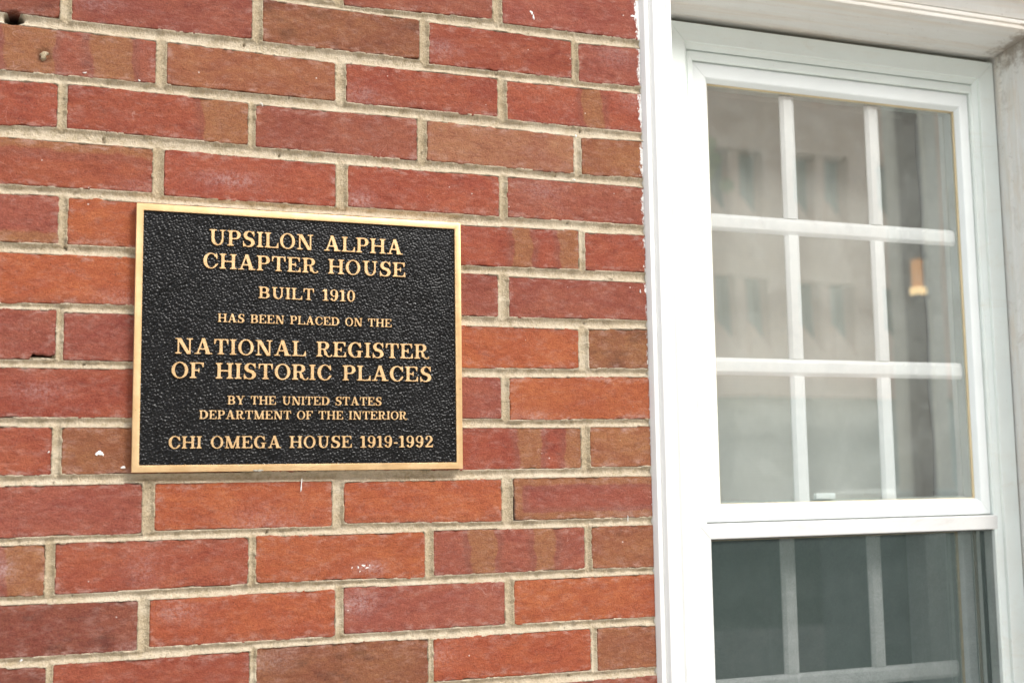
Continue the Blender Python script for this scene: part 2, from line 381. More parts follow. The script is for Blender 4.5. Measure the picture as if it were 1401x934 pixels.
# ------------------------------------------------------------------ brick wall
# measured bricks: row -> (x left, x right, z top left, z top right, z bottom left, z bottom right, clay)
RED, PUR, BRN, ORG, DKP = (0.258, 0.068, 0.038), (0.236, 0.070, 0.045), (0.248, 0.098, 0.047), (0.298, 0.080, 0.036), (0.192, 0.060, 0.038)
TNB, DBR = (0.290, 0.126, 0.068), (0.220, 0.087, 0.043)
Z_ = {0: (0.030, -0.028), 1: (-0.038, -0.0945), 2: (-0.107, -0.1622), 3: (-0.1745, -0.2305), 4: (-0.2436, -0.2995), 5: (-0.311, -0.367),
      6: (-0.379, -0.4355), 7: (-0.4465, -0.5035), 8: (-0.5145, -0.571), 9: (-0.582, -0.637), 10: (-0.6485, -0.705), 11: (-0.715, -0.772),
      12: (-0.7822, -0.839), 13: (-0.8488, -0.905)}
ROWS = {
 0: [(-0.327,-0.112,None,DKP),(-0.098,0.105,None,PUR),(0.120,0.3268,None,RED),(0.3408,0.5484,(.030,.031,-0.0321,-0.0253),PUR),(0.5619,0.790,(.031,.031,-0.0288,-0.0285),PUR)],
 1: [(-0.2247,-0.0057,(-.036,-.036,-.095,-.0923),DKP),(0.007,0.2229,(-.036,-.036,-0.0935,-0.0911),PUR),(0.2358,0.444,(-0.0368,-0.0392,-0.0928,-0.0937),DBR),(0.4571,0.6653,(-0.0396,-0.0416,-0.0983,-0.0966),RED),(0.6755,0.790,(-0.0435,-0.0394,-0.0997,-0.0968),PUR)],
 2: [(-0.1122,0.1065,(-0.1057,-0.106,-0.163,-0.1616),PUR),(0.1191,0.3307,(-0.1064,-0.1102,-0.1613,-0.1619),BRN),(0.3442,0.5543,(-0.1097,-0.1072,-0.1625,-0.1625),RED),(0.5667,0.790,(-0.1089,-0.107,-0.1644,-0.165),RED)],
 3: [(-0.2187,-0.0056,(-0.178,-0.1725,-0.233,-0.227),RED),(0.0046,0.2193,(-0.1715,-0.1747,-0.227,-0.2294),RED),(0.2282,0.4401,(-0.1758,-0.1741,-0.2306,-0.2315),PUR),(0.4531,0.6657,(-0.1758,-0.1781,-0.2305,-0.2317),TNB),(0.677,0.790,(-0.1792,-0.1757,-0.2323,-0.2299),BRN)],
 4: [(-0.110,0.1046,(-0.2433,-0.2428,-0.3004,-0.2983),RED),(0.1178,0.3314,(-0.2436,-0.244,-0.301,-0.3005),RED),(0.3458,0.5545,(-0.2439,-0.2436,-0.2996,-0.2999),RED),(0.5658,0.790,(-0.2432,-0.2437,-0.2992,-0.2985),PUR)],
 5: [(-0.214,-0.0009,(-0.3135,-0.3093,-0.3702,-0.3676),PUR),(0.0085,0.219,(-0.31,-.3105,-0.3676,-.368),ORG),(0.231,0.440,None,RED),(0.454,0.6703,(-0.314,-0.311,-0.3692,-0.3662),RED),(0.6789,0.790,(-0.3131,-0.312,-0.3668,-0.3653),RED)],
 6: [(-0.1057,0.1035,(-0.3806,-0.3786,-0.4403,-0.4362),ORG),(0.117,0.329,None,RED),(0.343,0.5514,(-.3782,-0.3782,-0.4361,-0.4359),PUR),(0.5659,0.790,(-0.38,-0.3793,-0.4354,-0.4331),PUR)],
 7: [(-0.2155,-0.0006,(-0.4479,-0.4451,-0.5081,-0.5039),PUR),(0.0071,0.219,(-0.4478,-0.4468,-0.5046,-0.5053),PUR),(0.232,0.441,None,RED),(0.455,0.6671,(-0.4482,-0.4481,-0.5052,-0.5033),ORG),(0.6813,0.790,(-0.4477,-0.4439,-0.502,-0.5009),DBR)],
 8: [(-0.1046,0.104,(-0.5142,-0.5126,-0.5722,-0.5715),RED),(0.118,0.328,None,RED),(0.342,0.5541,(-.515,-0.5157,-0.5705,-0.5712),PUR),(0.5649,0.790,(-0.5158,-0.5112,-0.5731,-0.5704),ORG)],
 9: [(-0.2106,-0.0016,(-0.5808,-0.5819,-0.6376,-0.6379),RED),(0.0087,0.217,(-0.5823,-.582,-0.6372,-.6375),BRN),(0.231,0.440,None,RED),(0.455,0.6678,(-0.5828,-0.5822,-0.6383,-0.6377),RED),(0.6804,0.790,(-0.5812,-0.58,-0.6362,-0.6355),BRN)],
 10: [(-0.1114,0.1003,(-0.6499,-0.6478,-0.7093,-0.7072),PUR),(0.1135,0.3274,(-0.648,-0.6485,-0.7055,-0.7054),ORG),(0.3413,0.5526,(-0.6505,-0.6493,-0.7021,-0.7056),ORG),(0.5675,0.790,(-0.6487,-0.648,-0.7051,-0.7045),PUR)],
 11: [(-0.2197,-0.0059,(-0.7137,-0.7168,-0.7714,-0.7742),RED),(0.0049,0.2245,(-0.7155,-0.7148,-0.7742,-0.772),RED),(0.2327,0.4474,(-0.7142,-0.7152,-0.771,-0.7727),ORG),(0.4581,0.6701,(-0.7136,-0.7153,-0.7717,-0.7709),PUR),(0.6798,0.790,(-0.7151,-0.7149,-0.7711,-0.7732),BRN)],
 12: [(-0.1137,0.0975,(-0.7818,-0.7844,-0.8417,-0.8422),DKP),(0.11,0.3313,(-0.7842,-0.7822,-0.8396,-0.8398),ORG),(0.3414,0.5551,(-0.7802,-0.7823,-0.838,-0.838),PUR),(0.5671,0.790,(-0.781,-0.7812,-0.838,-0.839),ORG)],
 13: [(-0.214,-0.001,(-0.8451,-0.8538,-.905,-.909),DKP),(0.0056,0.2273,(-0.8519,-0.8503,-.9065,-.906),RED),(0.2345,0.4505,(-0.8473,-0.8484,-.904,-.904),DBR),(0.4571,0.6764,(-0.8498,-0.8489,-0.9035,-0.9046),ORG),(0.6847,0.790,(-0.8484,-0.85,-0.9055,-0.9054),BRN)],
}
# tan flashes: (row, brick index) -> [(x0, x1)], metres on the wall
TAN = {(2,0): [(-0.068,-0.008),(0.030,0.080)], (2,3): [(0.681,0.710)], (3,1): [(0.165,0.230)], (5,3): [(0.573,0.598),(0.640,0.672)],
       (9,3): [(0.578,0.610),(0.644,0.672)], (11,3): [(0.508,0.542),(0.600,0.626)], (11,0): [(-0.048,-0.004)], (3,0): [], }
TAN_TOP = {(4,0): 0.25, (5,0): -0.22, (10,3): 0.16}
BLOOM = {(4,1): (0.198,-0.275,0.034,0.010,0.60), (4,2): (0.362,-0.29,0.02,0.012,0.6), (1,3): (0.475,-0.075,0.02,0.012,0.45), (12,2): (0.36,-0.80,0.022,0.014,0.7),
         (0,1): (0.085,-0.012,0.012,0.01,0.5), (11,0): (-0.05,-0.742,0.012,0.012,0.8), (11,2): (0.376,-0.757,0.018,0.007,0.95), (5,3): (0.49,-0.33,0.02,0.01,0.3),
         (10,1): (0.24,-0.70,0.04,0.02,0.35), (11,1): (0.10,-0.75,0.02,0.02,0.3), (12,1): (0.14,-0.80,0.03,0.012,0.4), (7,3): (0.475,-0.455,0.02,0.01,0.35)}

brick_list = []   # (row, idx, x0, x1, ztl, ztr, zbl, zbr, colour, fine)
clays = [RED, RED, PUR, BRN, ORG, PUR, DKP]
P_ = 0.0674
for r in range(-7, 21):
    if r in ROWS:
        for i, (a, b, q, c) in enumerate(ROWS[r]):
            zt, zb = Z_[r]
            q = q or (zt, zt, zb, zb)
            brick_list.append((r, i, a, b, *q, c, True))
        x = ROWS[r][0][0] - 0.012
        n = 2
    else:
        zt = 0.030 - r * 0.0676 if r < 0 else -0.8488 - (r - 13) * 0.0672
        zb = zt - 0.0565
        x = 0.0015 if r % 2 else 0.110
        rx = x + 0.012
        k = 0
        while rx < 0.77:
            e = min(rx + 0.2125, 0.790)
            if e - rx > 0.03:
                brick_list.append((r, k, rx, e, zt, zt, zb, zb, random.choice(clays), r in (-1, 14)))
            rx += 0.2245; k += 1
        n = 3
    zt, zb = (Z_[r] if r in Z_ else (zt, zb))
    for j in range(n):
        brick_list.append((r, 100 + j, x - 0.2125, x, zt, zt, zb, zb, random.choice(clays), False))
        x -= 0.2245

wall = empty("brick_wall", (0.3, 0.0, -2.2), "red brick house wall in running bond with sandy mortar, beside the white window", "wall")
WOFF = np.array([0.3, 0.0, -2.2])
HOLE = (-0.0575, -0.0985, 0.0105, 0.0075)   # drilled hole x, z, half sizes
NUB = (-0.0225, -0.1400)

def hole_depth(X, Z):
    d = np.sqrt(((X - HOLE[0]) / HOLE[2]) ** 2 + ((Z - HOLE[1]) / HOLE[3]) ** 2) + 0.15 * fbm(X * 200, Z * 200, 5, 2)
    return sstep(1.15, 0.75, d)

def make_brick(r, i, a, b, ztl, ztr, zbl, zbr, col, fine, seed):
    step = 0.0021 if fine else 0.005
    L, H = b - a, (ztl + ztr - zbl - zbr) / 2
    nx, nz = max(8, int(L / step)), max(6, int(H / step))
    rr_ = 0.0022
    def axis(n, L):
        t = np.linspace(0, 1, n)
        e = np.array([0, rr_ * 0.25, rr_ * 0.6, rr_]) / L
        return np.concatenate([e, t[(t > e[-1] * 1.3) & (t < 1 - e[-1] * 1.3)], 1 - e[::-1]])
    s, t = axis(nx, L), axis(nz, H)
    Sg, Tg = np.meshgrid(s, t)                    # rows: t bottom to top
    # ragged arrises
    x0 = a; so = seed * 17.13
    wz = a + Sg * L
    amp = 0.0016
    lft = amp * fbm(Tg * H * 160 + so, Tg * 0 + so, seed, 3) ; rgt = amp * fbm(Tg * H * 160 + so, Tg * 0 + 9 + so, seed + 1, 3)
    bot = amp * fbm(wz * 120, Tg * 0 + so, seed + 2, 4) + 0.0012 * fbm(wz * 14, Tg * 0 + so, seed + 7, 2)
    top = amp * fbm(wz * 120, Tg * 0 + 5 + so, seed + 3, 4) + 0.0012 * fbm(wz * 14, Tg * 0 + so, seed + 8, 2)
    # a chip here and there on the arrises
    rs = np.random.RandomState(seed)
    for _ in range(rs.randint(1, 5)):
        cx = a + rs.rand() * L; wd = 0.003 + rs.rand() * 0.006; dp = 0.0004 + rs.rand() * 0.0010
        bmp = dp * np.exp(-((wz - cx) / wd) ** 4)
        if rs.rand() < 0.6: bot = bot + bmp
        else: top = top - bmp
    ew = lambda q: np.exp(-q / 0.15)
    X = a + Sg * L + lft * (1 - Sg) ** 3 + rgt * Sg ** 3
    zt = ztl + (ztr - ztl) * Sg + top; zb = zbl + (zbr - zbl) * Sg + bot
    if (r, i) == (7, 0): zb = zb + 0.0055 * sstep(-0.030, -0.026, wz) * (1 + 0.2 * fbm(wz * 200, Tg * 0, 3, 2))
    # rounded corners
    cr = 0.0055
    cx_ = np.minimum(Sg, 1 - Sg) * L
    sq = np.where(cx_ < cr, cr - np.sqrt(np.maximum(cr * cr - (cr - cx_) ** 2, 0)), 0) * 0.75
    Z = (zb + sq) + Tg * ((zt - sq) - (zb + sq))
    d = np.minimum(np.minimum(Sg, 1 - Sg) * L, np.minimum(Tg, 1 - Tg) * H)
    round_ = np.where(d < rr_, rr_ - np.sqrt(np.maximum(rr_ ** 2 - (rr_ - d) ** 2, 0)), 0)
    Y = round_ * 0.8 + (rs.rand() - 0.5) * 0.0012 + (rs.rand() - .5) * 0.0012 * (Sg - .5) + 0.0007 * fbm(X * 30 + so, Z * 60, seed + 4, 4) + 0.0004 * fbm(X * 120, Z * 300, seed + 5, 3)
    cr_ = fbm(X * 45 + 1.5 * fbm(X * 20, Z * 20, seed + 9, 2), Z * 150 + so, seed + 6, 4)
    Y += 0.0008 * np.clip(0.07 - np.abs(cr_), 0, 1) / 0.07 * sstep(0.15, 0.35, fbm(X * 12 + so, Z * 25, seed + 10, 2))
    if r in (1, 2) and i == 0:
        Y += 0.030 * hole_depth(X, Z)
    if (r, i) == (2, 0):
        dn = np.hypot((X - NUB[0]) / 1.0, Z - NUB[1])
        Y += 0.002 * np.exp(-((dn - 0.006) / 0.0025) ** 2) - 0.0035 * sstep(0.0045, 0.002, dn)
    Y = Y + np.where((Sg == 0) | (Sg == 1) | (Tg == 0) | (Tg == 1), 0.0015, 0)
    nr, nc = Sg.shape
    V = np.stack([X, Y, Z], -1).reshape(-1, 3)
    idx = np.arange(nr * nc).reshape(nr, nc)
    Q = np.stack([idx[:-1, :-1], idx[:-1, 1:], idx[1:, 1:], idx[1:, :-1]], -1).reshape(-1, 4)
    # sides go back into the wall
    ring = np.concatenate([idx[0, :-1], idx[:-1, -1], idx[-1, :0:-1], idx[:0:-1, 0]])
    back = V[ring].copy(); back[:, 1] = 0.045
    bi = np.arange(len(ring)) + len(V)
    nxt = np.roll(np.arange(len(ring)), -1)
    Q2 = np.stack([ring[nxt], ring, bi, bi[nxt]], -1)
    V = np.concatenate([V, back])
    cen = np.array([(a + b) / 2, 0, (ztl + zbr) / 2])
    me = np_mesh("brick", V - cen, np.concatenate([Q, Q2]))
    N = len(V)
    def put(nm, arr):
        f = np.zeros(N, np.float32); f[:nr * nc] = arr.reshape(-1)
        me.attributes.new(nm, 'FLOAT', 'POINT').data.foreach_set("value", f)
    tan = np.zeros_like(X); halo = np.zeros_like(X); bloom = np.zeros_like(X)
    wv = 0.008 * fbm(X * 22, Z * 30, seed + 11, 4) + 0.05 * (Z - (ztl + zbl) / 2)
    for (p, q) in TAN.get((r, i), []):
        m1 = sstep(p - 0.005, p + 0.005, X + wv) * sstep(q + 0.005, q - 0.005, X + wv)
        m2 = sstep(p - 0.014, p - 0.002, X + wv) * sstep(q + 0.014, q + 0.002, X + wv)
        tan = np.maximum(tan, m1); halo = np.maximum(halo, m2 * (1 - m1))
    if (r, i) in TAN_TOP:
        q = TAN_TOP[(r, i)]; v = Tg + 0.12 * fbm(X * 25, Z * 30, seed + 12, 3)
        if (r, i) == (10, 3):
            v2 = np.minimum(np.minimum(Tg * H, (1 - Tg) * H), Sg * L * 0.7) + 0.004 * fbm(X * 30, Z * 40, seed, 3)
            tan = np.maximum(tan, 0.75 * sstep(0.014, 0.007, v2)); halo = np.maximum(halo, sstep(0.020, 0.011, v2) * (1 - tan))
        elif q > 0: tan = np.maximum(tan, 0.7 * sstep(1 - q - .1, 1 - q + .1, v)); halo = np.maximum(halo, .8 * sstep(0.45, 0.75, v) * (1 - tan))
        else: tan = np.maximum(tan, 0.8 * sstep(-q + .08, -q - .08, v))
    elif col in (RED, ORG) and rs.rand() < 0.6:
        v = 1 - Tg if rs.rand() < .5 else Tg
        halo = np.maximum(halo, 0.55 * sstep(0.25, 0.0, v + 0.15 * fbm(X * 18, Z * 30, seed + 13, 3)))
    if (r, i) in BLOOM:
        bx, bz, rx, rz, k = BLOOM[(r, i)]
        bloom = k * np.exp(-(((X - bx) / rx) ** 2 + ((Z - bz) / rz) ** 2))
    elif rs.rand() < 0.35:
        bx, bz = a + rs.rand() * L, zbl + rs.rand() * H
        bloom = 0.35 * np.exp(-(((X - bx) / 0.03) ** 2 + ((Z - bz) / 0.012) ** 2))
    edge = sstep(0.012, 0.001, d + 0.004 * fbm(X * 80, Z * 80, seed + 14, 3))
    soot_shade = np.zeros_like(X)
    if r in (1, 2) and i == 0: soot_shade = hole_depth(X, Z)  # the hole's inner shade, put into the brick colour
    if (r, i) == (2, 0): halo = np.maximum(halo, 0.9 * np.exp(-((dn - 0.009) / 0.006) ** 2)); soot_shade = np.maximum(soot_shade, 0.35 * np.exp(-((dn - 0.0065) / 0.0025) ** 2))
    if (r, i) == (10, 3): soot_shade = 0.9 * sstep(0.0045, 0.001, Sg * L + 0.002 * fbm(X * 90, Z * 90, 4, 3)) + 0.6 * sstep(0.003, 0.0008, Tg * H + .001 * fbm(X * 200, Z * 90, 4, 3)) * sstep(0.07, 0.0, Sg * L)
    if (r, i) == (11, 4): soot_shade = 0.6 * sstep(0.35, 0.6, fbm(X * 40, Z * 40, 15, 4)) * sstep(0.4, 0.1, 1 - Tg)
    if col in (DKP, DBR) or (r, i) in ((1, 0),): soot_shade = soot_shade + 0.30 * sstep(0.15, 0.6, fbm(X * 35 + so, Z * 60, seed + 20, 4))
    put("soot_shade", np.clip(soot_shade, 0, 1))
    put("tan", tan); put("halo", halo); put("bloom", bloom); put("edge", edge)
    o = link("brick", me, wall, [M_BRICK])
    o.location = Vector(cen - WOFF)
    j = 1 + (rs.rand() - 0.5) * 0.14
    o.color = (col[0] * j, col[1] * (j + (rs.rand() - .5) * .1), col[2] * j, 1)
    return o

for k, b in enumerate(brick_list):
    make_brick(*b, seed=101 + k * 3)

# mortar: one tooled, sandy height field between the bricks
def make_mortar(x0, x1, z0, z1, st):
    xs = np.arange(x0, x1 + st / 2, st); zs = np.arange(z0, z1 + st / 2, st)
    X, Z = np.meshgrid(xs, zs)
    SD = np.full(X.shape, 1.0); BED = np.zeros(X.shape)
    for (r, i, a, b, ztl, ztr, zbl, zbr, c, f) in brick_list:
        pad = 0.02
        ix = np.where((xs > a - pad) & (xs < b + pad))[0]; iz = np.where((zs > min(zbl, zbr) - pad) & (zs < max(ztl, ztr) + pad))[0]
        if len(ix) == 0 or len(iz) == 0: continue
        sl = (slice(iz[0], iz[-1] + 1), slice(ix[0], ix[-1] + 1))
        x, z = X[sl], Z[sl]; s = (x - a) / (b - a)
        dx = np.maximum(a - x, x - b); dz = np.maximum(z - (ztl + (ztr - ztl) * s), (zbl + (zbr - zbl) * s) - z)
        sd = np.where((dx > 0) & (dz > 0), np.hypot(dx, dz), np.maximum(dx, dz))
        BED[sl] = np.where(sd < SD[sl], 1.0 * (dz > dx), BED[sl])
        SD[sl] = np.minimum(SD[sl], sd)
    q = np.clip(SD / 0.0062, 0, 1)
    Y = 0.0002 + (0.0030 + 0.0012 * BED) * (1 - (1 - q) ** 2) + 0.0006 * fbm(X * 70, Z * 90, 3, 3) + 0.0008 * fbm(X * 300, Z * 300, 8, 3)
    Y += 0.0008 * fbm(X * 12, Z * 12, 21, 3)
    smear = sstep(0.10, 0.35, fbm(X * 90, Z * 130, 31, 4)) * sstep(0.004, 0.0, SD) * sstep(-0.0035, 0.0, SD)
    Y -= 0.0022 * smear
    Y = np.where(SD < -0.001, Y + 0.006 * (1 - smear), Y)
    hd = hole_depth(X, Z); Y += 0.035 * hd
    # small voids in the joints
    voids = (fbm(X * 130, Z * 130, 77, 2) > 0.80) * 1.0
    Y += 0.004 * voids * (SD > 0.001)
    nr, nc = X.shape
    idx = np.arange(nr * nc).reshape(nr, nc)
    keep = (SD > -0.0042)
    ck = keep[:-1, :-1] & keep[:-1, 1:] & keep[1:, 1:] & keep[1:, :-1]
    Q = np.stack([idx[:-1, :-1], idx[:-1, 1:], idx[1:, 1:], idx[1:, :-1]], -1)[ck]
    used = np.unique(Q); rm = np.zeros(nr * nc, np.int64); rm[used] = np.arange(len(used))
    V = np.stack([X, Y, Z], -1).reshape(-1, 3)[used]
    me = np_mesh("mortar", V - WOFF, rm[Q])
    soot_shade = (hd + 0.0 * voids).reshape(-1)[used].astype(np.float32)  # drilled hole only: its shade goes into the colour
    me.attributes.new("soot_shade", 'FLOAT', 'POINT').data.foreach_set("value", soot_shade)
    bed_light = BED + 0.0
    for _ in range(4): bed_light[1:-1, 1:-1] = (bed_light[1:-1, 1:-1] + bed_light[:-2, 1:-1] + bed_light[2:, 1:-1] + bed_light[1:-1, :-2] + bed_light[1:-1, 2:]) / 5
    me.attributes.new("bed_light", 'FLOAT', 'POINT').data.foreach_set("value", bed_light.reshape(-1)[used].astype(np.float32))  # mask for the light painted on the bed joints
    return me
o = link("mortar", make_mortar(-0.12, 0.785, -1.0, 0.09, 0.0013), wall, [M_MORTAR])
# the wall core behind, and the rougher mortar round the outside of the view
WX0, WX1, WZ0, WZ1 = -2.8, 4.6, -2.25, 1.35
mb = MB()
mb.box(WX0, -0.1205, 0.004, 0.05, -1.40, 0.52)
mb.box(-0.1205, 0.79, 0.004, 0.05, 0.0905, 0.52)
mb.box(-0.1205, 0.79, 0.004, 0.05, -1.40, -1.0005)
mb.box(1.545, WX1, 0.004, 0.05, WZ0, WZ1); mb.box(0.7905, 1.5445, 0.004, 0.05, 0.13, WZ1); mb.box(WX0, 0.79, 0.004, 0.05, 0.5205, WZ1)
mb.box(0.7905, 1.5445, 0.004, 0.05, WZ0, -1.46); mb.box(WX0, 0.79, 0.004, 0.05, WZ0, -1.4005)
o = mb.build("outer_mortar", M_MORTAR, wall); o['kind'] = 'stuff'
mb = MB()
mb.box(WX0, 0.775, 0.0505, 0.34, WZ0, WZ1)
mb.box(1.545, WX1, 0.0505, 0.34, WZ0, WZ1)
mb.box(0.7755, 1.5445, 0.0505, 0.34, 0.13, WZ1)
mb.box(0.7755, 1.5445, 0.0505, 0.34, WZ0, -1.46)
mb.build("wall_core", M_MORTAR, wall)
# bricks beyond the picture: left, right, above and below, joined by clay
left_end = {}
for b in brick_list: left_end[b[0]] = min(left_end.get(b[0], 9), b[2])
clay_mb = [MB() for _ in clays]
for r in range(-20, 33):
    if r in ROWS or -7 <= r < 21:
        zs2 = [(b[4], b[6]) for b in brick_list if b[0] == r]; zt, zb = sum(q[0] for q in zs2) / len(zs2), sum(q[1] for q in zs2) / len(zs2)
    elif r < -7: zt = 0.030 - r * 0.0676; zb = zt - 0.0565
    else: zt = -0.8488 - (r - 13) * 0.0672; zb = zt - 0.0565
    if zt > WZ1 or zb < WZ0: continue
    x = (0.0015 if r % 2 else 0.110) + 0.012 - 0.2245 * 13
    mid = (zt + zb) / 2
    while x < WX1:
        e = x + 0.2125
        segs = [(WX0, left_end[r] - 0.012)] if r in left_end else [(WX0, 0.79)]
        if mid > 0.165: segs.append((segs[0][1] if r not in left_end else 0.792, WX1))
        elif mid < -1.49: segs.append((segs[0][1] if r not in left_end else 0.792, WX1))
        else: segs.append((1.5455, WX1))
        for (u0, u1) in segs:
            p, q = max(x, u0), min(e, u1)
            if q - p < 0.02: continue
            dy = random.uniform(-0.0008, 0.0008)
            random.choice(clay_mb).box(p, q, dy, 0.02, zb, zt)
        x += 0.2245
for cm, cc in zip(clay_mb, clays):
    o = cm.build("brick_courses", M_BRICK, wall, bevel=0.002, seg=1); o['kind'] = 'stuff'
    o.color = (*cc, 1)

# the little mortar nub in the pitted brick, and flecks of dried paint
def blob(cx, cz, rx, rz, seed, y=-0.0012, th=0.0010, ang=0.0):
    n = 14; ring = []
    rs = np.random.RandomState(seed)
    ph = rs.rand(4) * 6.28
    for k in range(n):
        a = 2 * math.pi * k / n
        rad = 1 + 0.25 * math.sin(2 * a + ph[0]) + 0.2 * math.sin(3 * a + ph[1]) + 0.12 * math.sin(5 * a + ph[2])
        u, v = rx * rad * math.cos(a), rz * rad * math.sin(a)
        ring.append((cx + u * math.cos(ang) - v * math.sin(ang), cz + u * math.sin(ang) + v * math.cos(ang)))
    vs = [(x, y + th, z) for x, z in ring] + [(cx + (x - cx) * .75, y, cz + (z - cz) * .75) for x, z in ring] + [(cx, y - th * .2, cz)]
    fs = [(k, (k + 1) % n, (k + 1) % n + n, k + n) for k in range(n)] + [(k + n, (k + 1) % n + n, 2 * n) for k in range(n)]
    return vs, fs
for (nm, lst) in (("paint_fleck", [(0.6055, -0.0085, 0.0022, 0.0030), (0.6085, -0.0145, 0.0012, 0.0045)]),
                  ("paint_fleck", [(0.762, 0.006, 0.003, 0.0022), (0.765, 0.004, 0.0015, 0.0034)]),
                  ("paint_fleck", [(0.0505, -0.6125, 0.0035, 0.0022), (0.0475, -0.6138, 0.0020, 0.0014), (0.0540, -0.6138, 0.0013, 0.0022)]),
                  ("paint_fleck", [(0.2885, -0.6485, 0.0008, 0.004), (0.2880, -0.6565, 0.0010, 0.0045)]),
                  ("paint_fleck", [(0.3665, -0.7545, 0.0022, 0.0014), (0.371, -0.7575, 0.0022, 0.0010), (0.360, -0.7565, 0.0012, 0.0012), (0.362, -0.7615, 0.0008, 0.001), (0.3745, -0.7545, 0.0008, 0.001), (0.352, -0.7565, 0.0007, 0.0012)]),
                  ("paint_fleck", [(0.0240, -0.1565, 0.0020, 0.0009)]), ("paint_fleck", [(0.0870, -0.1595, 0.0012, 0.0012)]),
                  ("paint_fleck", [(0.6690, -0.1780, 0.0016, 0.0018)]), ("paint_fleck", [(0.665, -0.2405, 0.0022, 0.0011)]),
                  ("paint_fleck", [(0.235, -0.174, 0.0020, 0.0008), (0.2365, -0.176, 0.0007, 0.0018)]),
                  ("paint_fleck", [(0.7625, -0.3925, 0.0011, 0.0022)]), ("paint_fleck", [(0.7345, -0.7060, 0.0007, 0.004)]),
                  ("paint_fleck", [(-0.005, -0.6110, 0.0010, 0.0010)]), ("paint_fleck", [(-0.028, -0.8445, 0.0015, 0.0013)]), ("paint_fleck", [(0.0775, -0.6295, 0.0022, 0.0018)])):
    mb = MB()
    for k, (cx, cz, rx, rz) in enumerate(lst):
        mb.add(*blob(cx, cz, rx, rz, int(abs(cx) * 9000) + k, ang=0.3 if nm and k == 0 and cx == 0.6055 else 0.0))
    mb.build(nm, M_FLECK, wall, smooth=True)
mb = MB(); mb.add(*blob(NUB[0], NUB[1], 0.0052, 0.0050, 8, y=-0.0030, th=0.0045)); mb.build("mortar_nub", M_MORTAR, wall, smooth=True)

# ------------------------------------------------------------------ plaque
PX0, PX1, PZ0, PZ1 = 0.0862, 0.4948, -0.6358, -0.3144
plq = empty("plaque", (0.2905, 0.0, PZ0), "cast bronze plaque with raised lettering on pebbled black ground, fixed to the brick wall", "plaque")
def ring(name, mat, parent, inner, outer, yf, yb, bev):
    """one rectangular frame, front at yf, back at yb"""
    (a0, a1, c0, c1), (b0, b1, d0, d1) = inner, outer
    I = [(a0, c0), (a1, c0), (a1, c1), (a0, c1)]; O = [(b0, d0), (b1, d0), (b1, d1), (b0, d1)]
    vs = [(x, yf, z) for x, z in O] + [(x, yf, z) for x, z in I] + [(x, yb, z) for x, z in O] + [(x, yb, z) for x, z in I]
    fs = []
    for k in range(4):
        n = (k + 1) % 4
        fs += [(k, n, n + 4, k + 4), (k + 8, k + 12, n + 12, n + 8), (k, k + 8, n + 8, n), (k + 4, n + 4, n + 12, k + 12)]
    return MB().add(vs, fs).build(name, mat, parent, bevel=bev)
ring("raised_border", M_BRONZE, plq, (PX0 + 0.0082, PX1 - 0.0082, PZ0 + 0.0082, PZ1 - 0.0082), (PX0, PX1, PZ0, PZ1), -0.0125, -0.001, 0.0006)
# pebbled background: real relief
st = 0.00072
xs = np.arange(PX0 + 0.0075, PX1 - 0.0074, st); zs = np.arange(PZ0 + 0.0075, PZ1 - 0.0074, st)
X, Z = np.meshgrid(xs, zs)
def pebbles(X, Z, s, seed):
    wx = X + 0.0008 * fbm(X * 160, Z * 160, seed + 50, 2); wz_ = Z + 0.0008 * fbm(X * 160, Z * 160, seed + 60, 2)
    u, v = (wx * 0.92 + wz_ * 0.40) / s, (-wx * 0.40 + wz_ * 0.92) / (s * 0.80)
    iu, iv = np.floor(u), np.floor(v); best = np.full(u.shape, 9.0)
    for du in (-1, 0, 1):
        for dv in (-1, 0, 1):
            cu = iu + du + 0.15 + 0.7 * _hash(iu + du, iv + dv, seed); cv = iv + dv + 0.15 + 0.7 * _hash(iu + du, iv + dv, seed + 1)
            best = np.minimum(best, (u - cu) ** 2 + (v - cv) ** 2)
    return np.sqrt(best)
hgt = 0.0019 * (1 - np.clip(pebbles(X, Z, 0.0032, 4), 0, 1) ** 1.5) * (0.85 + 0.2 * fbm(X * 60, Z * 60, 9, 2)) + 0.0003 * fbm(X * 25, Z * 25, 2, 3)
nr, nc = X.shape; idx = np.arange(nr * nc).reshape(nr, nc)
V = np.stack([X - 0.2905, -0.0088 - hgt, Z - PZ0], -1).reshape(-1, 3)
Q = np.stack([idx[:-1, :-1], idx[:-1, 1:], idx[1:, 1:], idx[1:, :-1]], -1).reshape(-1, 4)
link("pebbled_ground", np_mesh("pebbled_ground", V, Q), plq, [M_BLACK])
MB().box(PX0 + 0.004, PX1 - 0.004, -0.0072, -0.0015, PZ0 + 0.004, PZ1 - 0.004).build("back_plate", M_BLACK, plq)

